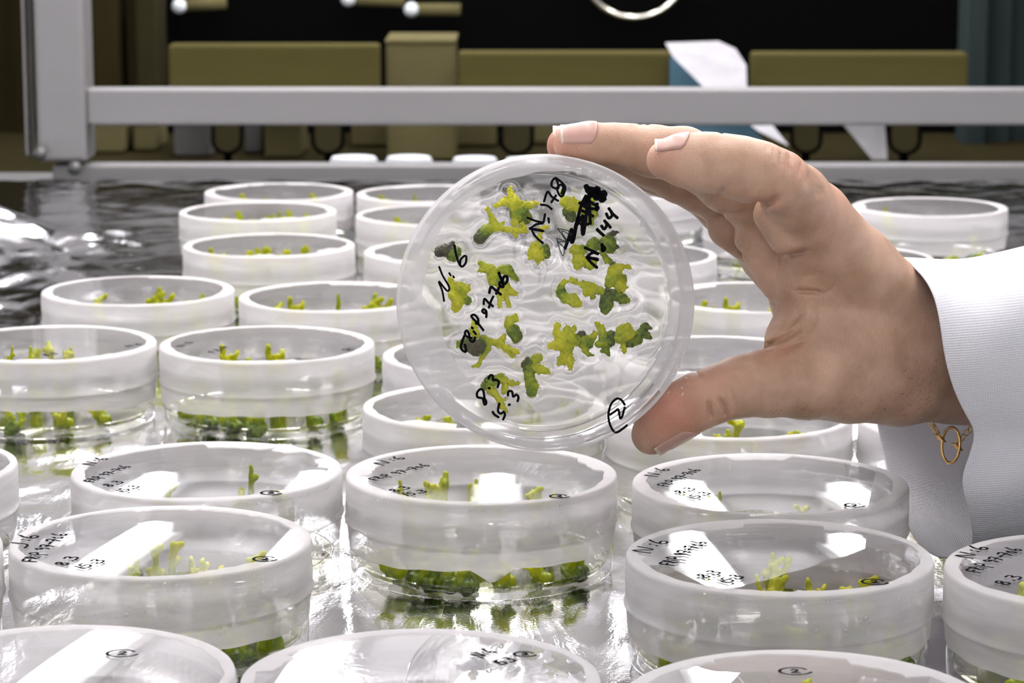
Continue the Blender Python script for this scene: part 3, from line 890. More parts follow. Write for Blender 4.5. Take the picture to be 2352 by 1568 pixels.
CL = [  # traced tissue clumps: label, blobs (px, py, r px, tint, link to previous)
 ('lime star-shaped shoot with four arms near the top of the held dish', [(1193, 490, 21, .38, 0), (1206, 500, 15, .42, 1), (1182, 467, 14, .9, 0), (1170, 437, 6, .95, 1), (1184, 470, 11, .9, 0), (1160, 462, 8, .95, 1), (1140, 473, 4, .95, 1), (1190, 470, 10, .85, 0), (1215, 470, 7, .9, 1), (1232, 467, 5, .95, 1), (1188, 485, 8, .85, 0), (1181, 515, 6, .9, 1)]),
 ('brown-green callus with long lime branch at upper left of the held dish', [(1102, 546, 13, .3, 0), (1110, 536, 13, .2, 1), (1120, 527, 12, .5, 1), (1136, 518, 10, .75, 1), (1130, 500, 6, .85, 1), (1120, 480, 3.5, .85, 1), (1140, 520, 8, .85, 0), (1164, 527, 6, .95, 1), (1188, 528, 6, .97, 1), (1203, 528, 8, .97, 1), (1188, 527, 4, .95, 0), (1200, 512, 3.5, .95, 1), (1178, 528, 4, .95, 0), (1184, 538, 5, .95, 1), (1148, 515, 4, .9, 0), (1158, 511, 3, .9, 1)]),
 ('brown seed with smooth green half at the left rim of the held dish', [(1010, 578, 11, .08, 0), (1022, 574, 13, .10, 1), (1034, 568, 9, .12, 1), (1040, 558, 5, .06, 1), (1040, 584, 15, .52, 0), (1048, 578, 12, .48, 1)]),
 ('frilly lime tuft with curled stem in the upper middle of the held dish', [(1228, 580, 14, .95, 0), (1238, 586, 13, .9, 1), (1222, 588, 7, .95, 0), (1215, 594, 3, .95, 1), (1236, 594, 6, .95, 0), (1235, 605, 3, .95, 1), (1252, 570, 9, .4, 0), (1255, 584, 10, .3, 1), (1224, 572, 5, .95, 0), (1222, 560, 3.5, .95, 1), (1234, 568, 5, .9, 0), (1240, 545, 4, .95, 1), (1245, 526, 4, .97, 1), (1256, 519, 3, .97, 1), (1261, 524, 2.5, .97, 1)]),
 ('broad lobed green plantlet left of centre under the number writing', [(1104, 604, 5, .45, 0), (1112, 612, 8, .75, 1), (1128, 617, 11, .8, 1), (1106, 620, 5, .8, 0), (1118, 620, 8, .8, 1), (1152, 618, 9, .7, 0), (1165, 620, 12, .6, 1), (1180, 634, 7, .6, 1), (1189, 643, 4, .5, 1), (1132, 632, 12, .88, 0), (1130, 648, 9, .65, 1), (1145, 645, 12, .5, 0), (1158, 660, 13, .85, 0), (1170, 668, 9, .95, 1), (1184, 676, 4, .95, 1), (1150, 672, 9, .9, 0), (1147, 702, 4, .95, 1), (1158, 675, 6, .9, 0), (1170, 700, 4.5, .95, 1)]),
 ('ruffled lime plantlet under the letter at the left of the held dish', [(1034, 642, 6, .9, 0), (1040, 658, 9, .9, 1), (1056, 660, 13, .6, 0), (1072, 664, 8, .9, 1), (1077, 660, 3.5, .95, 1), (1042, 678, 11, .8, 0), (1052, 695, 12, .95, 1), (1050, 712, 5, .95, 1), (1040, 708, 4, .95, 0), (1060, 684, 11, .85, 0), (1073, 690, 10, .38, 1)]),
 ('lime and brown clump under the crossed-out scribble at the top right', [(1299, 463, 12, .92, 0), (1312, 468, 14, .9, 1), (1328, 474, 13, .85, 1), (1306, 486, 13, .16, 0), (1312, 498, 12, .3, 1), (1342, 478, 15, .75, 0), (1356, 462, 10, .6, 1), (1366, 455, 4, .9, 1), (1350, 500, 13, .6, 0), (1364, 490, 10, .7, 1), (1358, 512, 6, .6, 0), (1292, 444, 3.5, .8, 0)]),
 ('large green clump with yellow lobes behind the lone letter at right', [(1321, 574, 11, .85, 0), (1336, 574, 12, .6, 1), (1330, 598, 15, .85, 0), (1328, 610, 8, .9, 1), (1355, 604, 14, .8, 0), (1345, 600, 10, .7, 1), (1362, 562, 14, .55, 0), (1366, 548, 5, .55, 1), (1382, 562, 12, .35, 0), (1396, 558, 18, .58, 1), (1402, 570, 12, .5, 1), (1398, 541, 6, .12, 0), (1408, 536, 6, .08, 1), (1417, 534, 4, .08, 1), (1415, 566, 6, .12, 0)]),
 ('tiny forked green sprout right below the large clump', [(1384, 580, 6, .6, 0), (1394, 596, 6, .65, 1), (1404, 602, 5, .6, 1), (1412, 604, 2.5, .55, 1), (1392, 604, 3, .8, 0)]),
 ('small bean-shaped green piece right of the centre', [(1295, 646, 4, .9, 0), (1288, 660, 8, .7, 1), (1287, 672, 9, .5, 1), (1298, 684, 11, .55, 1), (1318, 690, 12, .85, 1), (1328, 696, 9, .9, 1), (1320, 678, 5, .7, 0), (1294, 670, 6, .15, 0)]),
 ('long branched clump with dark heart at the right of the held dish', [(1313, 643, 5, .85, 0), (1322, 648, 4, .85, 1), (1338, 654, 4, .9, 1), (1352, 660, 13, .88, 1), (1348, 672, 9, .85, 1), (1342, 650, 5, .8, 0), (1362, 682, 6, .65, 0), (1364, 664, 9, .75, 0), (1380, 668, 9, .7, 1), (1412, 622, 15, .85, 0), (1422, 614, 8, .9, 1), (1440, 611, 4, .92, 1), (1449, 616, 3, .92, 1), (1404, 642, 13, .7, 0), (1398, 654, 9, .6, 1), (1428, 640, 11, .5, 0), (1424, 653, 13, .9, 0), (1432, 660, 8, .9, 1), (1396, 680, 16, .30, 0), (1392, 700, 15, .40, 1), (1390, 712, 10, .42, 1), (1416, 676, 13, .22, 0), (1430, 686, 11, .45, 1), (1442, 690, 6, .6, 1)]),
 ('brown-hearted plantlet with long pale branch at lower left', [(1090, 746, 7, .9, 0), (1087, 760, 8, .85, 1), (1092, 768, 9, .8, 1), (1056, 790, 7, .75, 0), (1070, 788, 12, .35, 1), (1085, 795, 15, .14, 1), (1102, 794, 13, .12, 1), (1092, 808, 10, .12, 1), (1110, 780, 10, .55, 0), (1124, 784, 7, .7, 1), (1148, 789, 8, .9, 1), (1156, 776, 6, .95, 1), (1158, 770, 3, .95, 1), (1150, 790, 7, .95, 0), (1162, 800, 7, .95, 1), (1180, 805, 6, .95, 1), (1189, 807, 3.5, .95, 1), (1164, 804, 4, .95, 0), (1176, 818, 4, .95, 1), (1117, 800, 9, .85, 0), (1108, 820, 5, .7, 1), (1098, 838, 4, .85, 1), (1085, 841, 3, .9, 1)]),
 ('smooth two-lobed green piece in the lower middle', [(1182, 731, 7, .9, 0), (1172, 735, 10, .85, 1), (1166, 746, 9, .7, 1), (1178, 758, 14, .5, 0), (1186, 772, 13, .46, 1), (1184, 782, 7, .5, 1)]),
 ('green club-shaped stem with brown top at the bottom middle', [(1206, 838, 8, .12, 0), (1216, 834, 13, .2, 1), (1224, 838, 9, .14, 1), (1232, 823, 10, .7, 0), (1240, 822, 7, .75, 1), (1228, 844, 9, .8, 0), (1242, 848, 9, .85, 1), (1256, 852, 7, .88, 1), (1214, 850, 11, .3, 0), (1216, 866, 11, .68, 1), (1221, 884, 13, .6, 1), (1221, 900, 12, .5, 1), (1232, 886, 6, .7, 0)]),
 ('spiky lime plantlet with thin drooping branch behind the date', [(1114, 884, 9, .4, 0), (1126, 876, 13, .3, 1), (1140, 872, 11, .5, 1), (1150, 865, 8, .5, 1), (1160, 876, 9, .85, 1), (1172, 880, 6, .9, 1), (1188, 882, 3.5, .9, 1), (1160, 890, 7, .88, 0), (1158, 902, 4, .9, 1), (1126, 894, 10, .9, 0), (1136, 902, 7, .92, 1), (1144, 914, 6, .92, 1), (1154, 934, 5, .9, 1), (1162, 942, 4, .92, 1), (1146, 918, 4, .9, 0), (1157, 918, 4, .9, 1)]),
 ('wide frilly lime clump at the lower right of the held dish', [(1281, 748, 6, .95, 0), (1278, 762, 7, .95, 1), (1288, 774, 13, .9, 1), (1285, 790, 14, .92, 1), (1264, 792, 6, .97, 1), (1302, 758, 8, .85, 0), (1306, 775, 19, .72, 1), (1318, 756, 6, .8, 0), (1300, 795, 17, .75, 0), (1300, 812, 11, .85, 1), (1290, 828, 9, .88, 1), (1284, 836, 4, .8, 1), (1308, 826, 10, .92, 0), (1310, 842, 6, .95, 1), (1322, 782, 12, .7, 0), (1336, 768, 9, .14, 0)]),
 ('compact curly green clump touching the wide frilly one', [(1340, 784, 14, .65, 0), (1352, 790, 11, .45, 1), (1342, 774, 8, .7, 0), (1344, 804, 6, .8, 0), (1352, 814, 4, .7, 1), (1362, 816, 2.5, .4, 1), (1358, 778, 8, .6, 0), (1368, 766, 6, .75, 1)]),
 ('green pointed-lobed clump in the middle of the lower right row', [(1373, 744, 5, .8, 0), (1382, 758, 8, .82, 1), (1386, 772, 10, .7, 1), (1388, 786, 14, .58, 1), (1374, 790, 8, .7, 0), (1392, 804, 7, .6, 0), (1398, 815, 3.5, .45, 1), (1382, 806, 4, .6, 0), (1404, 772, 12, .22, 0), (1404, 788, 8, .35, 1)]),
 ('outermost green clump with toothed end in the lower right row', [(1428, 758, 12, .8, 0), (1442, 750, 9, .8, 1), (1424, 774, 14, .65, 0), (1440, 770, 11, .72, 1), (1454, 764, 7, .92, 1), (1432, 794, 5, .85, 0), (1436, 806, 4, .8, 1), (1446, 786, 11, .2, 0), (1464, 780, 12, .5, 1), (1470, 766, 9, .5, 0), (1482, 750, 9, .48, 1), (1494, 753, 3.5, .35, 1), (1486, 770, 8, .45, 0), (1494, 776, 4, .4, 1)]),
]
GZ = 0.0046
PXMM = 0.858 / F_PX * 1000           # mm for one photo pixel at the gel of the held dish
cl_centers = []
for n_, (lab, blobs) in enumerate(CL):
    rd = random.Random(n_ + 50); pr = []; prev = None
    c0 = held(sum(b[0] for b in blobs) / len(blobs), sum(b[1] for b in blobs) / len(blobs), GZ)
    hgt = 1.2
    for (px, py, r, tint, link) in blobs:
        r_mm = r * PXMM
        q = held(px, py, GZ)
        if link: hgt = min(6.5, max(0.5, hgt + rd.uniform(-0.2, 0.9) * (1 if tint > 0.6 else -0.3)))
        else: hgt = rd.uniform(0.6, 2.2) if tint < 0.65 else rd.uniform(1.4, 3.2)
        # stay on the same line of sight when raised above the gel
        q = held(px, py, GZ + hgt / 1000)
        p = np.array([(q.x - c0.x) * 1000, (q.y - c0.y) * 1000, hgt])
        cl_centers.append((q.x, q.y, r_mm / 1000))
        if link and prev is not None: pr.append((prev[0], p, prev[1], r_mm * 1.05, tint))
        else: pr.append((p, p + np.array([0.05, 0, 0.05]), r_mm * 1.05, r_mm * 1.05, tint))
        prev = (p, r_mm * 1.05)
        if tint > 0.7 and r > 3.2:      # frilled edge
            for _ in range(3):
                an = rd.uniform(0, 6.28); e_ = p + np.array([math.cos(an), math.sin(an), rd.uniform(0, 0.6)]) * (r_mm + 0.45)
                pr.append((p, e_, r_mm * 0.45, 0.22, min(1, tint + 0.05)))
    me = plant_mesh('callus_clump', pr, h=0.25, k=0.5, amp=0.36, seed=n_ * 2.1 + 1, freq=3.1, fine=0.75)
    o = inst('callus_clump', me)
    o.matrix_world = HM @ Matrix.Translation(c0)
    tag(o, lab, 'plant', 'tissue clumps in the held dish')

def held_gel():
    n = 150; R0 = 0.0418
    rs = np.linspace(0, 1, 110); seg = 260
    v, f = [(0, 0, 0)], []
    pts = [(0.0, 0.0)]
    for r in rs[1:]:
        for i in range(seg):
            a = 2 * math.pi * i / seg; pts.append((R0 * r * math.cos(a), R0 * r * math.sin(a)))
    P = np.array(pts); P3 = np.c_[P * 1000, 0 * P[:, 0]]
    z = GZ + 0.00016 * wobble(P3, 0.11, 2.0)
    bump = np.zeros(len(P))
    for x, y, r in cl_centers:
        d = np.hypot(P[:, 0] - x, P[:, 1] - y) - r
        bump = np.maximum(bump, np.exp(-np.clip(d, 0, None) / 0.0011) * 0.00030)
    z = z + np.clip(bump, -0.0006, 0.001)
    z += 0.0006 * np.clip((np.hypot(P[:, 0], P[:, 1]) - 0.0395) / 0.0023, 0, 1) ** 2
    V = [(P[i, 0], P[i, 1], z[i]) for i in range(len(P))]
    for i in range(seg): f.append((0, 1 + i, 1 + (i + 1) % seg))
    for k in range(len(rs) - 2):
        for i in range(seg):
            a = 1 + k * seg + i; b = 1 + k * seg + (i + 1) % seg
            f.append((a, a + seg, b + seg, b))
    top = 1 + (len(rs) - 2) * seg
    c = len(V)
    for i in range(seg):
        a = 2 * math.pi * i / seg; V.append((R0 * math.cos(a), R0 * math.sin(a), 0.0012))
    V.append((0, 0, 0.0012))
    for i in range(seg):
        j = (i + 1) % seg
        f.append((top + i, c + i, c + j, top + j)); f.append((c + j, c + i, c + seg))
    o = mesh_obj('agar_gel', V, f, M['gel_held'], hd)
    flat = len(f) - 2 * seg
    o.data.polygons.foreach_set('use_smooth', [q < flat for q in range(len(f))])
held_gel()

# writing on the held lid
def held_text(txt, s, e, hpx, wmm=0.62, rd=random.Random(3), mat='ink'):
    z = HD + SAG + 0.0004
    p = held(*s, z); q = held(*e, z); d = q - p; d.z = 0
    L, w = text_lines(txt, rd); ux = d / w; uy = Vector((-d.y, d.x, 0)).normalized() * (hpx * 0.830 / F_PX)
    put_ink([[p + ux * t.x + uy * t.y for t in l] for l in L], wmm, mat)
def put_ink(lines, wmm, mat='ink'):
    v, f = ink_mesh([[Vector((t.x, t.y, 0)) for t in l] for l in lines], wmm / 1000)
    v = [(p.x, p.y, lid_z(math.hypot(p.x, p.y)) + 0.0003) for p in v]
    return mesh_obj('handwriting', v, f, M[mat], hlid)
def px_ink(lines, wmm=0.62, mat='ink'):
    z = HD + SAG + 0.0004
    return put_ink([[held(x, y, z) for x, y in l] for l in lines], wmm, mat)
# N : 6
px_ink([[(1009, 613), (1017, 633), (1030, 655), (1032, 664), (1026, 667), (1008, 646), (1016, 668), (1020, 691)]])
px_ink([[(1032, 627), (1035, 632)], [(1041, 634), (1043, 637)]])
px_ink([[(1044, 564), (1048, 586), (1055, 606), (1062, 612), (1070, 603), (1071, 590), (1066, 588), (1058, 597), (1057, 606)]], 0.72)
# FliP 97-706, letter by letter along the steep line
px_ink([[(1066, 772), (1059, 793), (1061, 803), (1069, 808)], [(1068, 792), (1071, 806)]], 0.8)
px_ink([[(1083, 776), (1071, 772), (1068, 764), (1073, 759), (1078, 770), (1080, 782), (1088, 784), (1091, 775)]], 0.75)
px_ink([[(1088, 761), (1093, 767)], [(1084, 752), (1086, 754)]], 0.75)
px_ink([[(1110, 758), (1100, 745), (1086, 731), (1083, 725), (1090, 723), (1098, 732), (1098, 743), (1093, 742)]], 0.75)
px_ink([[(1117, 728), (1117, 715), (1111, 710), (1108, 714), (1112, 719), (1117, 716)]], 0.75)
px_ink([[(1111, 698), (1113, 686), (1122, 695), (1132, 703)], [(1123, 706), (1127, 694)]], 0.75)
px_ink([[(1128, 691), (1133, 681)]], 0.75)
px_ink([[(1124, 672), (1128, 659), (1138, 666), (1150, 676)], [(1140, 674), (1146, 661)]], 0.85)
px_ink([[(1149, 657), (1147, 652), (1150, 648), (1156, 653), (1155, 659), (1149, 657)]], 0.9)
px_ink([[(1146, 627), (1151, 640), (1158, 652), (1165, 645), (1164, 635), (1157, 636), (1154, 645)]], 0.9)
# 8.3  15.3
px_ink([[(1113, 914), (1110, 897), (1103, 894), (1096, 902), (1097, 912), (1106, 914), (1115, 918), (1117, 926), (1113, 929), (1110, 918)]], 0.75)
px_ink([[(1123, 891), (1125, 892)]], 0.75)
px_ink([[(1122, 869), (1126, 862), (1132, 863), (1133, 873), (1140, 872), (1146, 878), (1143, 889)]], 0.75)
px_ink([[(1132, 946), (1136, 952), (1145, 958)], [(1147, 927), (1144, 943), (1150, 950), (1157, 946), (1160, 953), (1156, 963)]], 0.75)
px_ink([[(1169, 930), (1171, 929)]], 0.75)
px_ink([[(1167, 908), (1168, 899), (1176, 899), (1179, 911), (1186, 906), (1191, 912), (1189, 921)]], 0.75)
# N=178
px_ink([[(1212, 500), (1230, 507), (1248, 512), (1232, 515), (1220, 523), (1217, 525), (1248, 531), (1240, 528), (1222, 527), (1232, 545), (1247, 558)]], 0.7)
px_ink([[(1252, 492), (1249, 509)], [(1260, 501), (1261, 511)]], 0.7)
px_ink([[(1243, 470), (1257, 472), (1267, 480)]], 0.7)
px_ink([[(1250, 462), (1258, 440), (1268, 452), (1282, 461)], [(1267, 464), (1277, 449)]], 0.72)
px_ink([[(1290, 444), (1294, 430), (1288, 424), (1280, 432), (1284, 446), (1291, 451), (1297, 440), (1298, 428), (1286, 415), (1275, 409), (1267, 420), (1270, 430), (1283, 432), (1280, 416), (1276, 409)]], 0.72)
# M. 144 and the crossed-out line
px_ink([[(1344, 569), (1358, 575), (1376, 584), (1362, 580), (1348, 592), (1370, 594), (1371, 597), (1349, 590), (1358, 603), (1371, 614)]], 0.9)
px_ink([[(1383, 562), (1386, 574), (1389, 570), (1384, 566), (1385, 576)]], 1.1)
px_ink([[(1372, 527), (1379, 534), (1386, 540)]], 1.0)
px_ink([[(1382, 519), (1388, 526), (1394, 516), (1389, 507)], [(1394, 512), (1402, 522)]], 0.95)
px_ink([[(1393, 491), (1399, 501), (1407, 492), (1399, 479)], [(1405, 489), (1418, 500)]], 0.95)
sc_ = random.Random(8)
px_ink([[(1298, 570), (1306, 548), (1313, 525), (1311, 550), (1316, 555), (1322, 520), (1330, 493), (1326, 515), (1333, 505), (1340, 495), (1337, 525), (1340, 538), (1346, 500), (1350, 450), (1344, 470), (1352, 455)],
        [(1318, 550), (1328, 500), (1336, 470), (1346, 450)], [(1335, 515), (1350, 515)], [(1352, 430), (1354, 470), (1356, 513)], [(1338, 484), (1362, 496)], [(1332, 466), (1350, 478), (1372, 479)],
        [(1345, 455), (1357, 464), (1374, 476), (1369, 482), (1372, 468)]], 1.0)
px_ink([[(1347, 428), (1352, 440), (1362, 432), (1356, 448), (1370, 436), (1360, 450), (1375, 440), (1368, 456), (1378, 448), (1366, 440), (1354, 452), (1372, 432), (1376, 446), (1384, 452), (1390, 446), (1386, 442), (1378, 450), (1382, 460), (1388, 456)]], 1.6)
px_ink([[(1281, 525), (1305, 530), (1312, 540), (1290, 530), (1302, 552)], [(1281, 525), (1300, 552)], [(1279, 547), (1285, 570), (1293, 588), (1296, 570), (1283, 555), (1304, 556), (1281, 548)]], 0.28, 'ink_thin')
# circled 2
px_ink([[(1435, 929), (1427, 918), (1416, 916), (1404, 928), (1398, 950), (1400, 970), (1408, 988), (1417, 993), (1429, 986), (1440, 977)]], 0.72)
px_ink([[(1402, 952), (1414, 944), (1420, 940), (1423, 950), (1425, 961), (1430, 955), (1435, 936)]], 0.72)

def ring_drops():
    bm = bmesh.new(); rd = random.Random(2)
    px = [(1303, 390, 9), (1330, 393, 9), (1356, 398, 7), (1377, 403, 6), (1397, 409, 6), (1402, 413, 4), (1420, 421, 5), (1443, 432, 4), (1461, 444, 3), (1499, 480, 3), (1078, 463, 7), (1590, 727, 3), (1571, 810, 4), (1556, 820, 3), (1556, 846, 7), (1548, 860, 5)]
    for _ in range(24): px.append((1585 - rd.random() * 50, 740 + rd.random() * 170, rd.uniform(1.2, 3)))
    for x, y, r in px:
        c = held(x, y, HD + 0.0005)
        bmesh.ops.create_icosphere(bm, subdivisions=2, radius=r * 0.83 / F_PX, matrix=Matrix.Translation(c) @ Matrix.Diagonal((1, 1, 0.6, 1)))
    o = from_bm('condensation_droplets', bm, M['drop'], hd, smooth=True); tag(o, kind='stuff')
ring_drops()

# ------------------------------------------------------------------ the hand (right hand, index finger nearest)
D0 = 0.842
O_MM = np.array([90.0, -10.0, 850.0])
def hp(px, py, d):
    z = D0 + d / 1000
    return np.array([(px - 1176) / F_PX * z, -(py - 784) / F_PX * z, z]) * 1000 - O_MM
def hr(r, d): return r * (D0 + d / 1000) / F_PX * 1000
def chain(pts):
    out = []
    for (a, b) in zip(pts[:-1], pts[1:]):
        out.append((hp(*a[:3]), hp(*b[:3]), hr(a[3], a[2]), hr(b[3], b[2])))
    return out
INDEX = [(1530, 367, -14, 45), (1572, 369, -15, 59), (1615, 372, -16, 66), (1655, 375, -17, 66), (1700, 386, -18, 71), (1745, 398, -17, 71), (1788, 414, -14, 68), (1830, 452, -4, 74), (1868, 502, 8, 86)]
MIDDLE = [(1316, 332, 4, 45), (1360, 331, 4, 47), (1410, 332, 4, 47), (1450, 338, 5, 51), (1500, 347, 6, 58), (1570, 357, 7, 64), (1620, 380, 10, 66), (1670, 414, 16, 72), (1750, 470, 26, 76), (1830, 530, 34, 84)]
RING = [(1301, 335, 22, 45), (1350, 340, 22, 48), (1400, 352, 22, 48), (1450, 366, 23, 49), (1500, 382, 24, 50), (1560, 408, 27, 56), (1610, 430, 31, 58), (1680, 470, 40, 62), (1780, 540, 50, 72)]
LITTLE = [(1410, 372, 40, 38), (1450, 385, 40, 42), (1520, 405, 42, 44), (1590, 430, 46, 48), (1660, 480, 54, 54), (1750, 560, 62, 64)]
THUMB = [(1496, 998, 9, 46), (1521, 973, 8, 57), (1559, 944, 6, 63), (1606, 920, 5, 64), (1655, 902, 5, 64), (1700, 888, 9, 69), (1760, 880, 14, 76), (1850, 882, 22, 79), (1950, 880, 32, 90), (2050, 870, 42, 104)]
PALM = [  # pairs: the back of the hand, the palm pads, the web and the wrist
 ((1868, 502, 8, 86), (1960, 620, 26, 96)), ((1960, 620, 26, 96), (2080, 740, 42, 112)), ((1830, 530, 34, 80), (1950, 650, 46, 96)),
 ((1790, 560, 50, 66), (1930, 680, 58, 90)), ((1760, 590, 62, 60), (1900, 720, 66, 80)), ((1930, 680, 58, 90), (2110, 790, 56, 120)),
 ((1858, 560, 16, 62), (1860, 650, 26, 78)), ((1830, 640, 44, 76), (1870, 740, 46, 88)), ((1860, 650, 26, 78), (1900, 760, 32, 98)),
 ((1842, 785, 26, 84), (1950, 800, 34, 120)), ((1950, 800, 34, 120), (2080, 815, 44, 150)), ((2080, 810, 46, 150), (2200, 815, 52, 152)), ((2200, 815, 52, 152), (2520, 840, 60, 165)),
 ((1800, 815, 18, 44), (1850, 770, 28, 66)),
]
# relief: (polyline in photo px, depth window centre, height mm (+ carves, - swells), width mm)
RELIEF = [
 ([(1652, 452), (1662, 436), (1665, 424)], -30, 0.9, 0.9), ([(1728, 466), (1752, 470), (1770, 463), (1790, 450)], -24, 2.3, 1.3),
 ([(1800, 583), (1815, 586), (1836, 580), (1862, 574)], -2, 1.5, 1.2), ([(1826, 668), (1850, 669), (1872, 669), (1888, 674)], 8, 1.9, 0.75), ([(1895, 676), (1915, 660), (1926, 640)], 8, 0.6, 0.9),
 ([(1838, 642), (1860, 632), (1890, 622)], 8, 0.45, 1.0), ([(1812, 585), (1806, 620), (1812, 650), (1822, 668)], 10, 0.7, 1.6),
 ([(1748, 800), (1790, 784), (1822, 766), (1840, 748)], 8, 2.3, 1.3), ([(1760, 812), (1800, 800), (1840, 782), (1860, 778)], 6, 1.8, 1.2), ([(1800, 762), (1825, 735), (1850, 708)], 12, 1.1, 1.2), ([(1858, 766), (1872, 730), (1872, 700)], 10, 0.8, 1.1),
 ([(1627, 918), (1630, 945), (1636, 962)], -4, 1.3, 0.75), ([(1650, 912), (1664, 935), (1666, 958)], -4, 1.3, 0.75), ([(1676, 890), (1688, 925), (1690, 952)], -2, 0.6, 0.7),
 ([(1592, 850), (1608, 866), (1614, 876)], -4, 0.6, 0.9),
 ([(1430, 392), (1440, 396), (1450, 390)], -4, 0.6, 1.0), ([(1570, 425), (1582, 418), (1600, 412)], 2, 1.1, 1.1),
 ([(1790, 345), (1793, 370), (1795, 390)], -26, 0.65, 0.7), ([(1812, 352), (1813, 375), (1812, 400)], -24, 0.75, 0.7), ([(1836, 372), (1836, 392), (1832, 410)], -20, 0.8, 0.75), ([(1858, 398), (1854, 415), (1848, 428)], -14, 0.75, 0.75),
 ([(1776, 336), (1778, 355), (1780, 372)], -27, 0.5, 0.6), ([(1762, 331), (1763, 350)], -28, 0.45, 0.6),
 ([(1656, 300), (1658, 318), (1660, 330)], -28, 0.5, 0.6), ([(1450, 287), (1451, 300)], -8, 0.5, 0.6), ([(1468, 285), (1472, 296)], -8, 0.45, 0.6), ([(1486, 285), (1490, 296)], -8, 0.45, 0.6),
 ([(1880, 424), (1884, 440), (1870, 452)], -4, 0.8, 1.3), ([(1695, 570), (1725, 592), (1745, 600)], 30, 0.9, 1.1), ([(1700, 530), (1718, 560), (1742, 592)], 20, 0.9, 1.2), ([(1652, 495), (1665, 488), (1720, 492)], 22, 1.0, 1.2),
]
PADS = [  # fleshy pads at the finger roots, folded against each other
 ((1674, 522, 38, 49), (1748, 574, 44, 48)), ((1740, 545, 26, 54), (1800, 640, 30, 58)), ((1776, 492, 0, 46), (1812, 540, 6, 50)), ((1684, 508, 50, 48), (1765, 592, 58, 52)),
]
def seg_dist(X, Y, pl):
    """distance to a polyline and how far along it (0..1)"""
    best = np.full(X.shape, 1e9, np.float32); along = np.zeros(X.shape, np.float32)
    ln = [math.hypot(q[0] - p[0], q[1] - p[1]) for p, q in zip(pl[:-1], pl[1:])]; tot = sum(ln); acc = 0
    for (x0, y0), (x1, y1), l_ in zip(pl[:-1], pl[1:], ln):
        dx, dy = x1 - x0, y1 - y0
        t = np.clip(((X - x0) * dx + (Y - y0) * dy) / (dx * dx + dy * dy), 0, 1)
        d = (X - x0 - t * dx) ** 2 + (Y - y0 - t * dy) ** 2
        m = d < best; best = np.where(m, d, best); along = np.where(m, (acc + t * l_) / tot, along); acc += l_
    return np.sqrt(best), along
def group_sdf(P, prims, k):
    d = None
    for a, b, ra, rb in prims:
        q = cone_sdf(P, a, b, ra, rb); d = q if d is None else smin(d, q, k)
    return d
C_INDEX, C_MID, C_RING, C_LIT, C_TH = map(chain, (INDEX, MIDDLE, RING, LITTLE, THUMB))
C_PALM = [(hp(*a[:3]), hp(*b[:3]), hr(a[3], a[2]), hr(b[3], b[2])) for a, b in PALM]
C_PADS = [(hp(*a[:3]), hp(*b[:3]), hr(a[3], a[2]), hr(b[3], b[2])) for a, b in PADS]
def hand_fn(P, relief=True):
    P = np.asarray(P, np.float32)
    d = group_sdf(P, C_PALM, 5.0)
    d = smin(d, group_sdf(P, C_TH, 2.2), 5.0)
    f = group_sdf(P, C_INDEX, 2.2)
    m = group_sdf(P, C_MID, 2.2); r = group_sdf(P, C_RING, 2.2); l = group_sdf(P, C_LIT, 2.2)
    fing = smin(smin(smin(f, m, 0.7), r, 0.7), l, 0.7)
    for q in C_PADS: d = smin(d, cone_sdf(P, *q), 1.4)
    d = smin(d, fing, 1.8)
    if relief:
        Q = P + O_MM.astype(np.float32); Z = Q[:, 2]
        X = Q[:, 0] / Z * F_PX + 1176; Y = 784 - Q[:, 1] / Z * F_PX
        near = np.abs(d) < 3.5
        if near.any():
            xs, ys, zs = X[near], Y[near], Z[near]; add = np.zeros(xs.shape, np.float32)
            for pl, dc, hgt, wd_ in RELIEF:
                px = [p[0] for p in pl]; py = [p[1] for p in pl]
                s = (xs > min(px) - 40) & (xs < max(px) + 40) & (ys > min(py) - 40) & (ys < max(py) + 40) & (np.abs(zs - (D0 * 1000 + dc)) < 16)
                if s.any():
                    g, al = seg_dist(xs[s], ys[s], pl); g = g * zs[s] / F_PX
                    add[s] += hgt * np.exp(-(g / wd_) ** 2) * np.clip(np.sin(math.pi * (0.06 + 0.88 * al)) * 1.25, 0, 1)
            d[near] += add
    return d
lo = np.array([hp(1235, 0, 0)[0], hp(0, 1065, 0)[1], -68.0]); hi = np.array([hp(2480, 0, 20)[0], hp(0, 265, 0)[1], 95.0])
HV, HQ = surface_nets(hand_fn, lo, hi, 0.5, 4)
RC = np.array([[RIGHT.x, RIGHT.y, RIGHT.z], [UP.x, UP.y, UP.z], [FWD.x, FWD.y, FWD.z]])
def cam_mm_to_world(V): return ((np.asarray(V) + O_MM) / 1000.0) @ RC + np.array(CAM)
HAND_O = np.array(at(2100, 800, D0 + 0.045))
hm = np_mesh('person', cam_mm_to_world(HV) - HAND_O, HQ)
red = np.zeros(len(HV))
for px, py, d, s, wgt in ((1545, 945, 2, 9, .9), (1300, 340, 0, 7, .45), (1270, 330, 20, 6, .8), (1510, 365, -20, 7, .35), (1640, 880, 0, 8, .3), (1760, 462, -20, 5, .5), (1830, 380, -20, 7, .25), (1830, 660, 5, 6, .3), (1790, 790, 10, 6, .4), (1900, 450, 0, 9, .3)):
    red += wgt * np.exp(-(((HV - hp(px, py, d)) ** 2).sum(1)) / (s * s))
ra_ = hm.attributes.new('redness', 'FLOAT', 'POINT'); ra_.data.foreach_set('value', np.clip(red, 0, 1).astype(np.float32))
hm.materials.append(M['skin'])
person = inst('person', hm); person.location = HAND_O
tag(person, 'hand and wrist reaching in from the right, holding up one dish between fingers and thumb', 'person')

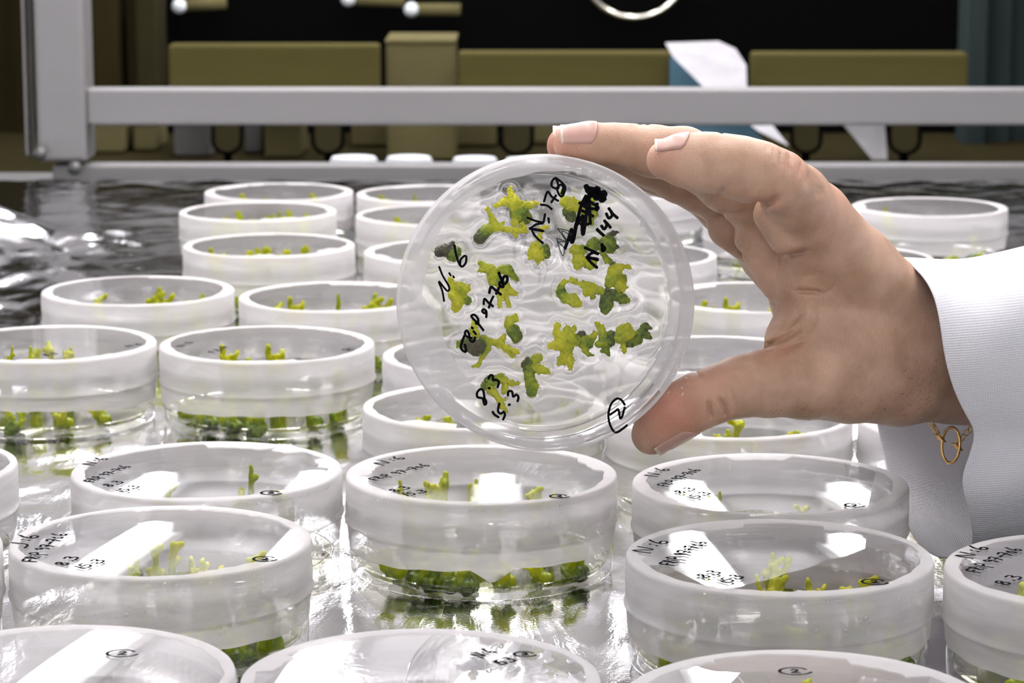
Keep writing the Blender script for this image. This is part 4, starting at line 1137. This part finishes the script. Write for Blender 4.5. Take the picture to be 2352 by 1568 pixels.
def surf(p, it=4, off=0.0):
    """pull camera-space points onto the skin"""
    p = np.array(p, float).reshape(-1, 3); off = np.asarray(off)
    for _ in range(it):
        d = hand_fn(p, False).astype(float); e = 0.05
        g = np.stack([hand_fn(p + np.eye(3)[i] * e, False) - d for i in range(3)], 1) / e
        p = p - g / (np.linalg.norm(g, axis=1, keepdims=True) + 1e-9) * (d - off)[:, None]
    return p
def unit(v): return v / np.linalg.norm(v)

def nail(c0, c1, dorsal, half, lift, name='fingernail', over=0.7):
    """curved nail plate from cuticle c0 to tip c1 (camera mm), dorsal = outward direction"""
    u = unit(c1 - c0); n = unit(dorsal - u * (dorsal @ u)); l = np.cross(u, n); L = np.linalg.norm(c1 - c0)
    nu, nv = 15, 13; v, f, B_, offs, ext = [], [], [], [], []
    for i in range(nu):
        for j in range(nv):
            s = -1 + 2 * j / (nv - 1); ph = s * half
            a0 = L * 0.26 * (1 - math.sqrt(max(0, 1 - s * s * 0.96)))          # rounded cuticle
            a1 = L + over * (1 - 0.55 * s * s)
            t = i / (nu - 1); a = a0 + (a1 - a0) * t
            dir_ = n * math.cos(ph) + l * math.sin(ph)
            B_.append(c0 + u * min(a, L * 0.86) + dir_ * 9.0); offs.append(lift + 0.25 * math.sin(math.pi * t) * (1 - s * s))
            ext.append(max(0.0, a - L * 0.86))      # the free edge runs straight on past the flesh
    v = surf(np.array(B_), 5, np.array(offs)) + np.array(ext)[:, None] * u
    for i in range(nu - 1):
        for j in range(nv - 1):
            f.append((i * nv + j, i * nv + j + 1, (i + 1) * nv + j + 1, (i + 1) * nv + j))
    W_ = cam_mm_to_world(np.array(v)) - HAND_O
    o = mesh_obj(name, [tuple(q) for q in W_], f, M['nail'], person)
    o.data.materials.append(M['nail_tip'])
    for q in o.data.polygons:
        if q.index // (nv - 1) >= nu - 2: q.material_index = 1
    sm = o.modifiers.new('thick', 'SOLIDIFY'); sm.thickness = 0.00035; sm.offset = 0
    return o
tag(nail(hp(1580, 368, -15), hp(1494, 362, -14), np.array([0.05, 1.0, -0.32]), 0.92, 0.12), 'short pink nail of the index finger')
tag(nail(hp(1372, 336, 4), hp(1284, 334, 4), np.array([0.0, 0.9, -0.62]), 0.95, 0.12), 'pink nail of the middle finger')
tag(nail(hp(1350, 342, 22), hp(1262, 334, 22), np.array([0.0, 1.0, -0.35]), 0.95, 0.12), 'edge of the ring finger nail')
tag(nail(hp(1572, 950, 6), hp(1494, 1010, 9), np.array([0.62, -0.75, -0.18]), 0.95, 0.10), 'thumb nail seen from its edge')

# short dark hairs on the thumb side of the wrist
def hairs():
    rd = random.Random(4); v, f = [], []
    px = np.array([rd.uniform(1760, 2170) for _ in range(260)]); py = np.array([rd.uniform(800, 965) for _ in range(260)])
    d = np.stack([(px - 1176) / F_PX, -(py - 784) / F_PX, np.ones(260)], 1); t = np.full(260, 780.0)
    for _ in range(30):
        sd = hand_fn(d * t[:, None] - O_MM, False); t = t + sd * 0.9
    for i in range(260):
        if abs(sd[i]) > 0.2 or t[i] > 930 or (py[i] < 800 + (2170 - px[i]) * 0.12 and rd.random() < 0.7): continue
        p = d[i] * t[i] - O_MM
        dr = unit(np.array([-0.9 + rd.uniform(-0.3, 0.3), -0.5 + rd.uniform(-0.25, 0.25), -0.15]))
        ln = rd.uniform(0.8, 2.0); q = p + dr * ln
        pts = [p, p + dr * ln * 0.5 + np.array([0, 0.06, 0]), q]
        tv, tf = tube([Vector(cam_mm_to_world(x) - HAND_O) for x in pts], [0.00004, 0.00003, 0.00001], 3)
        k = len(v); v += tv; f += [tuple(i_ + k for i_ in q_) for q_ in tf]
    o = mesh_obj('arm_hair', v, f, M['hair'], person); tag(o, 'fine dark hairs', kind='stuff')
hairs()

# ------------------------------------------------------------------ the coat sleeve
def sleeve():
    L0 = [(2066, 592, 42), (2094, 612, 30), (2124, 642, 20), (2146, 684, 12), (2158, 740, 8), (2166, 800, 7), (2178, 856, 7), (2198, 912, 8), (2222, 958, 10), (2241, 990, 13),
          (2228, 1040, 15), (2205, 1096, 17), (2216, 1140, 19), (2228, 1184, 24), (2236, 1228, 28), (2230, 1256, 34), (2200, 1276, 40), (2152, 1280, 50), (2110, 1250, 60), (2078, 1196, 76),
          (2050, 1130, 90), (2030, 1050, 98), (2014, 975, 100), (2004, 880, 98), (2002, 780, 94), (2010, 690, 86), (2026, 630, 74), (2046, 602, 58)]
    n = len(L0); ctr = (2190, 850, 52)
    V, f = [], []
    steps = [0, 6, 26, 62, 110, 170, 240, 330, 430, 620, 900, 1300, 1800, 2400]
    rd = random.Random(6); ph = [rd.uniform(0, 6.28) for _ in range(6)]
    for si, st in enumerate(steps):
        for i, (x, y, d) in enumerate(L0):
            a = i / n * 2 * math.pi
            gx = x + st * (1 + (2190 - x) / 900)
            k = min(st / 430, 1.7)
            top = max(0, math.cos(a))
            gy = y + k * (y - ctr[1]) * 0.10 + top * (10 * math.sin(st / 70) - 4 * k) + 5 * math.sin(3 * a + st / 45 + ph[0]) * min(1, st / 60)
            gd = d + k * (d - ctr[2]) * 0.25 + 2.2 * math.sin(4 * a + st / 60 + ph[1]) * min(1, st / 60)
            if y > 1000: gy = gy - k * (y - 1000) * 0.25
            gy -= max(0, st - 260) * 0.16; gd += max(0, st - 260) * 0.03      # the forearm rises towards the elbow
            V.append(at(gx, gy, D0 + gd / 1000) - Vector(HAND_O))
    for s in range(len(steps) - 1):
        for i in range(n):
            j = (i + 1) % n
            f.append((s * n + i, s * n + j, (s + 1) * n + j, (s + 1) * n + i))
    o = mesh_obj('coat_sleeve', V, f, M['cloth'], person)
    tag(o, 'wide white lab coat sleeve')
    so = o.modifiers.new('thick', 'SOLIDIFY'); so.thickness = 0.0009; so.offset = 1
    ss = o.modifiers.new('smooth', 'SUBSURF'); ss.levels = 2; ss.render_levels = 2
sleeve()

# ------------------------------------------------------------------ bracelet
def torus(c, n, up, R1, R2, r, seg=20, s2=7):
    n = n.normalized(); up = (up - n * up.dot(n)).normalized(); sd = n.cross(up)
    pts = [c + up * (R1 * math.cos(a)) + sd * (R2 * math.sin(a)) for a in np.linspace(0, 2 * math.pi, seg, endpoint=False)]
    return tube(pts, r, s2, closed=True)
bz = D0 + 0.040
br = empty('bracelet', at(2190, 1000, bz))
tag(br, 'thin gold chain bracelet with an oval knotted ring hanging under the wrist', 'bracelet')
bo = Vector(br.location)
def bpart(name, vf):
    return mesh_obj(name, [Vector(p) - bo for p in vf[0]], vf[1], M['gold'], br)
mm = bz / F_PX
bpart('oval_ring', torus(at(2184, 1022, bz), FWD * 0.75 + RIGHT * 0.66, UP + RIGHT * 0.12, 41 * mm, 24 * mm, 3.4 * mm, 32))
for i, (x, y, z_) in enumerate([(2242, 962, 6), (2236, 976, 4), (2228, 986, 2), (2219, 994, 1), (2211, 1004, 0), (2203, 1012, 0), (2146, 982, 2), (2150, 990, 1), (2155, 998, 0), (2140, 974, 4)]):
    bpart('chain_link', torus(at(x, y, bz + z_ * 0.001), (FWD if i % 2 else RIGHT * 0.6 + FWD * 0.5), UP * (1 if i < 6 else -1) + RIGHT * 0.8, 8 * mm, 5.5 * mm, 1.5 * mm, 14, 6))
for x, y in ((2160, 1006), (2199, 1026)):
    for k in range(4):
        bpart('knot_coil', torus(at(x + (k - 1.5) * 2.2, y + (k - 1.5) * 3, bz), RIGHT * 0.4 + UP * 0.9, FWD, 7 * mm, 9 * mm, 2.1 * mm, 14, 6))

# ------------------------------------------------------------------ the rack behind
def on_upright(px, py, yw):
    d = RIGHT * ((px - 1176) / F_PX) - UP * ((py - 784) / F_PX) + FWD
    return CAM + d * (yw / d.y)
def wbox(name, x0, y0, x1, y1, zc, depth, mat, parent=None, bevel=0.0):
    """upright box measured on the photo: near face at the distance zc"""
    yw = at(1176, 250, zc).y
    a = on_upright(x0, y0, yw); b = on_upright(x1, y1, yw)
    c = Vector(((a.x + b.x) / 2, yw + depth / 2, (a.z + b.z) / 2))
    if parent: c = c - Vector(parent.location)
    return box(name, c, (abs(b.x - a.x), depth, abs(a.z - b.z)), M[mat], parent, bevel)

rk = empty('metal_rack', at(120, 430, 2.02))
tag(rk, 'grey painted metal rack frame with post and rails behind the dishes', 'rack')
wbox('post', 62, -420, 200, 372, 2.02, 0.045, 'steel', rk, 0.003)
wbox('post', 3160, -420, 3300, 372, 2.02, 0.045, 'steel', rk, 0.003)
wbox('post_flange', 34, -420, 66, 360, 2.035, 0.03, 'steel', rk, 0.002)
a_ = wbox('upper_rail', 196, 204, 3300, 288, 2.025, 0.02, 'steel', rk, 0.002)
wbox('lower_rail', 120, 378, 3300, 428, 2.03, 0.02, 'steel', rk, 0.002)
for x, y in ((172, 386), (92, 352)):
    v, f = lathe([(0, 0), (0.0045, 0), (0.0052, 0.001), (0.0052, 0.003), (0, 0.0042)][::1], 14)
    b_ = mesh_obj('bolt', v, f, M['steel_dark'], rk); b_.rotation_euler = (math.pi / 2, 0, 0)
    b_.location = at(x, y, 2.018) - Vector(rk.location)

ZB = 2.55          # the cluttered second rack farther back
shelf = wbox('storage_bench', -700, 397, 3200, 2150, 2.50, 0.36, 'brown'); tag(shelf, 'dark storage bench behind the rail carrying boards and cartons', 'bench')
FEET = {0: ((522, 38), (753, 40)), 1: ((1187, 41), (1423, 40)), 2: ((1852, 38), (2078, 40))}
for i, (x0, y0, x1, y1, lab) in enumerate(((385, 103, 872, 285, 'long olive brown wooden board on round feet, leftmost of three behind the rail'),
                                          (1052, 120, 1541, 285, 'olive brown wooden board on round feet, middle one of three behind the rail'),
                                          (1728, 122, 2222, 285, 'brown wooden board on round feet, rightmost of three behind the rail'))):
    c = at((x0 + x1) / 2, 385, ZB)
    w = empty('wooden_rack', c); tag(w, lab, 'rack', 'olive boards behind the rail')
    wbox('board', x0, y0, x1, y1 - 30, ZB, 0.03, 'olive', w, 0.003)
    sx = (632, 1293, 2190)[i]
    v, f = lathe([(0, 0), (0.004, 0), (0.004, 0.002), (0, 0.003)], 12)
    s_ = mesh_obj('screw', v, f, M['steel_dark'], w); s_.rotation_euler = (math.pi / 2, 0, 0); s_.location = at(sx, (170, 185, 155)[i], ZB - 0.001) - Vector(w.location)
    for fx, fr in FEET[i]:
        # rounded dark foot: a U-shaped plate with a raised rim
        for nm, k_, dz, mt in (('foot', 1.0, 0.0, 'black'), ('foot_pad', 0.74, -0.006, 'olive_dark')):
            pts = []
            r = fr * k_
            for a in np.linspace(0, math.pi, 15): pts.append((fx + r * math.cos(a), 322 + r * 0.9 * math.sin(a)))
            pts += [(fx - r, 250), (fx + r, 250)]
            n = len(pts); v = [at(x, y, ZB - 0.004 + dz) - Vector(w.location) for x, y in pts] + [at(x, y, ZB + 0.03) - Vector(w.location) for x, y in pts]
            f = [tuple(range(n)), tuple(range(2 * n - 1, n - 1, -1))] + [(k, n + k, n + (k + 1) % n, (k + 1) % n) for k in range(n)]
            mesh_obj(nm, v, f, M[mt], w, smooth=False)
        wbox('foot_stem', fx - 8, 340, fx + 8, 381, ZB + 0.005, 0.015, 'black', w)

def carton(lab, x0, y0, x1, y1, zc, depth, mat, flap=True):
    y1 = -341 + 737 * 2.5 / zc          # they stand on the storage bench
    c = at((x0 + x1) / 2, y1, zc); e_ = empty('carton', c); tag(e_, lab, 'carton', 'cartons behind the rail')
    wbox('box_body', x0, y0, x1, y1, zc, depth, mat, e_, 0.003)
    if flap:
        wbox('lid_flap', x0 - 2, y0 - 3, x1 + 2, y0 + 6, zc - 0.002, depth + 0.004, mat, e_, 0.001)
carton('tall cream carton standing between the left and middle boards', 886, 94, 1046, 384, 2.60, 0.10, 'carton')
carton('narrow cream carton under the left board beside a dark foot', 606, 268, 692, 384, 2.62, 0.08, 'carton')
carton('wide cream carton below the middle of the rail behind white caps', 806, 262, 1140, 366, 2.72, 0.12, 'carton')
carton('pale grey carton at the left below the rail', 398, 272, 486, 384, 2.63, 0.08, 'carton_grey')
carton('slim grey carton right of the first round foot', 560, 276, 602, 384, 2.66, 0.08, 'carton_grey')
carton('cream carton next to the grey post below the rail', 212, 276, 286, 384, 2.66, 0.08, 'carton')
carton('small tan carton between two dark uprights at the left', 304, 280, 362, 384, 2.68, 0.08, 'carton')
carton('tall dim brown panel box left of the boards', 206, -60, 274, 268, 2.80, 0.08, 'brown', False)
carton('olive panel box beside the dark cavity at upper left', 306, -60, 366, 268, 2.82, 0.08, 'olive_dark', False)
carton('cream carton at lower middle behind the held dish', 1150, 262, 1500, 366, 2.74, 0.1, 'carton')

cb = empty('dark_cavity', at(1280, 260, 2.95)); tag(cb, 'shaded cavity behind the wooden boards, made as a black box, with chrome fittings', 'cavity')
wbox('body', 372, -300, 2150, 1900, 2.95, 0.35, 'black', cb, 0.004)  # black box stands in for the shade inside the open shelves
wbox('side_frame', 368, -300, 398, 400, 2.93, 0.02, 'black', cb)
v, f = torus(at(1458, -70, 2.90), FWD * 1.0 + UP * 0.15, UP, 110 * 2.9 / F_PX, 118 * 2.9 / F_PX, 9 * 2.9 / F_PX, 36, 8)
mesh_obj('chrome_ring', [Vector(p) - Vector(cb.location) for p in v], f, M['chrome'], cb)
for x0, y0, x1, y1 in ((945, 22, 1058, 22), (412, 14, 520, 6), (800, -2, 930, 2)):
    v, f = tube([at(x0, y0, 2.90), at(x1, y1, 2.90)], 15 * 2.9 / F_PX, 12)
    mesh_obj('chrome_rod', [Vector(p) - Vector(cb.location) for p in v], f, M['carton'], cb)
    bm = bmesh.new(); bmesh.ops.create_uvsphere(bm, u_segments=14, v_segments=8, radius=17 * 2.9 / F_PX, matrix=Matrix.Translation(at(x0, y0, 2.895) - Vector(cb.location)))
    from_bm('rod_knob', bm, M['white_plastic'], cb, True)

def slab(name, poly, zc, th, mat, label, cat):
    n = len(poly); c = at(*poly[0], zc)
    v = [at(x, y, zc) - c for x, y in poly] + [at(x, y, zc + th) - c for x, y in poly]
    f = [tuple(range(n)), tuple(range(2 * n - 1, n - 1, -1))] + [(k, n + k, n + (k + 1) % n, (k + 1) % n) for k in range(n)]
    o = mesh_obj(name, v, f, M[mat], smooth=False); o.location = c
    return tag(o, label, cat)
slab('plastic_bag', [(1528, 98), (1650, 94), (1690, 112), (1714, 150), (1716, 215), (1812, 335), (1740, 300), (1622, 206), (1545, 130)], 2.48, 0.02, 'white_sheet', 'white plastic bag hanging over the rail between middle and right boards', 'bag')
slab('blue_folder', [(1538, 130), (1590, 150), (1660, 220), (1760, 330), (1560, 330), (1538, 210)], 2.53, 0.012, 'blue', 'dark blue folder edge showing beneath the white plastic bag', 'folder')
slab('white_board', [(1936, 285), (2032, 285), (2040, 384), (2018, 384)], 2.62, 0.01, 'white_sheet', 'white tilted card below the right board between two round feet', 'card')
for i, (x0, x1, y0) in enumerate(((2226, 2262, -60), (2270, 2316, -90), (2322, 2420, -70))):
    o = wbox('wall_panel', x0, y0, x1, 366, 2.75 + 0.02 * i, 0.06, 'teal', None, 0.003)
    tag(o, ['narrow', 'middle', 'wide outermost'][i] + ' dark teal upright panel at the upper right edge', 'panel', 'dark upright panels')
# pale caps on the bench right behind the rail
for i, (x0, x1, y0, lab) in enumerate(((759, 866, 360, 'pale plastic cap behind the rail, leftmost of the row'), (887, 992, 360, 'pale plastic cap behind the rail, second from the left'),
                                       (1040, 1142, 362, 'pale plastic cap behind the rail, third from the left'), (1160, 1262, 364, 'pale plastic cap behind the rail, just above the held dish'))):
    zc = 2.09; r = (x1 - x0) / 2 * zc / F_PX
    c = at((x0 + x1) / 2, y0, zc); h = c.z + 0.0105
    e_ = empty('screw_cap', (c.x, c.y, -0.0105)); tag(e_, lab, 'cap', 'caps behind the rail')
    v, f = lathe([(0, 0), (r, 0), (r, h * 0.86), (r * 0.93, h), (0, h)], 36); mesh_obj('cap_shell', v, f, M['white_plastic'], e_, smooth=False)
    for k in range(24):
        an = k / 24 * 2 * math.pi
        box('grip_rib', (r * math.cos(an), r * math.sin(an), h * 0.42), (0.0012, 0.0012, h * 0.8), M['white_plastic'], e_, rot=Matrix.Rotation(an, 3, 'Z'))
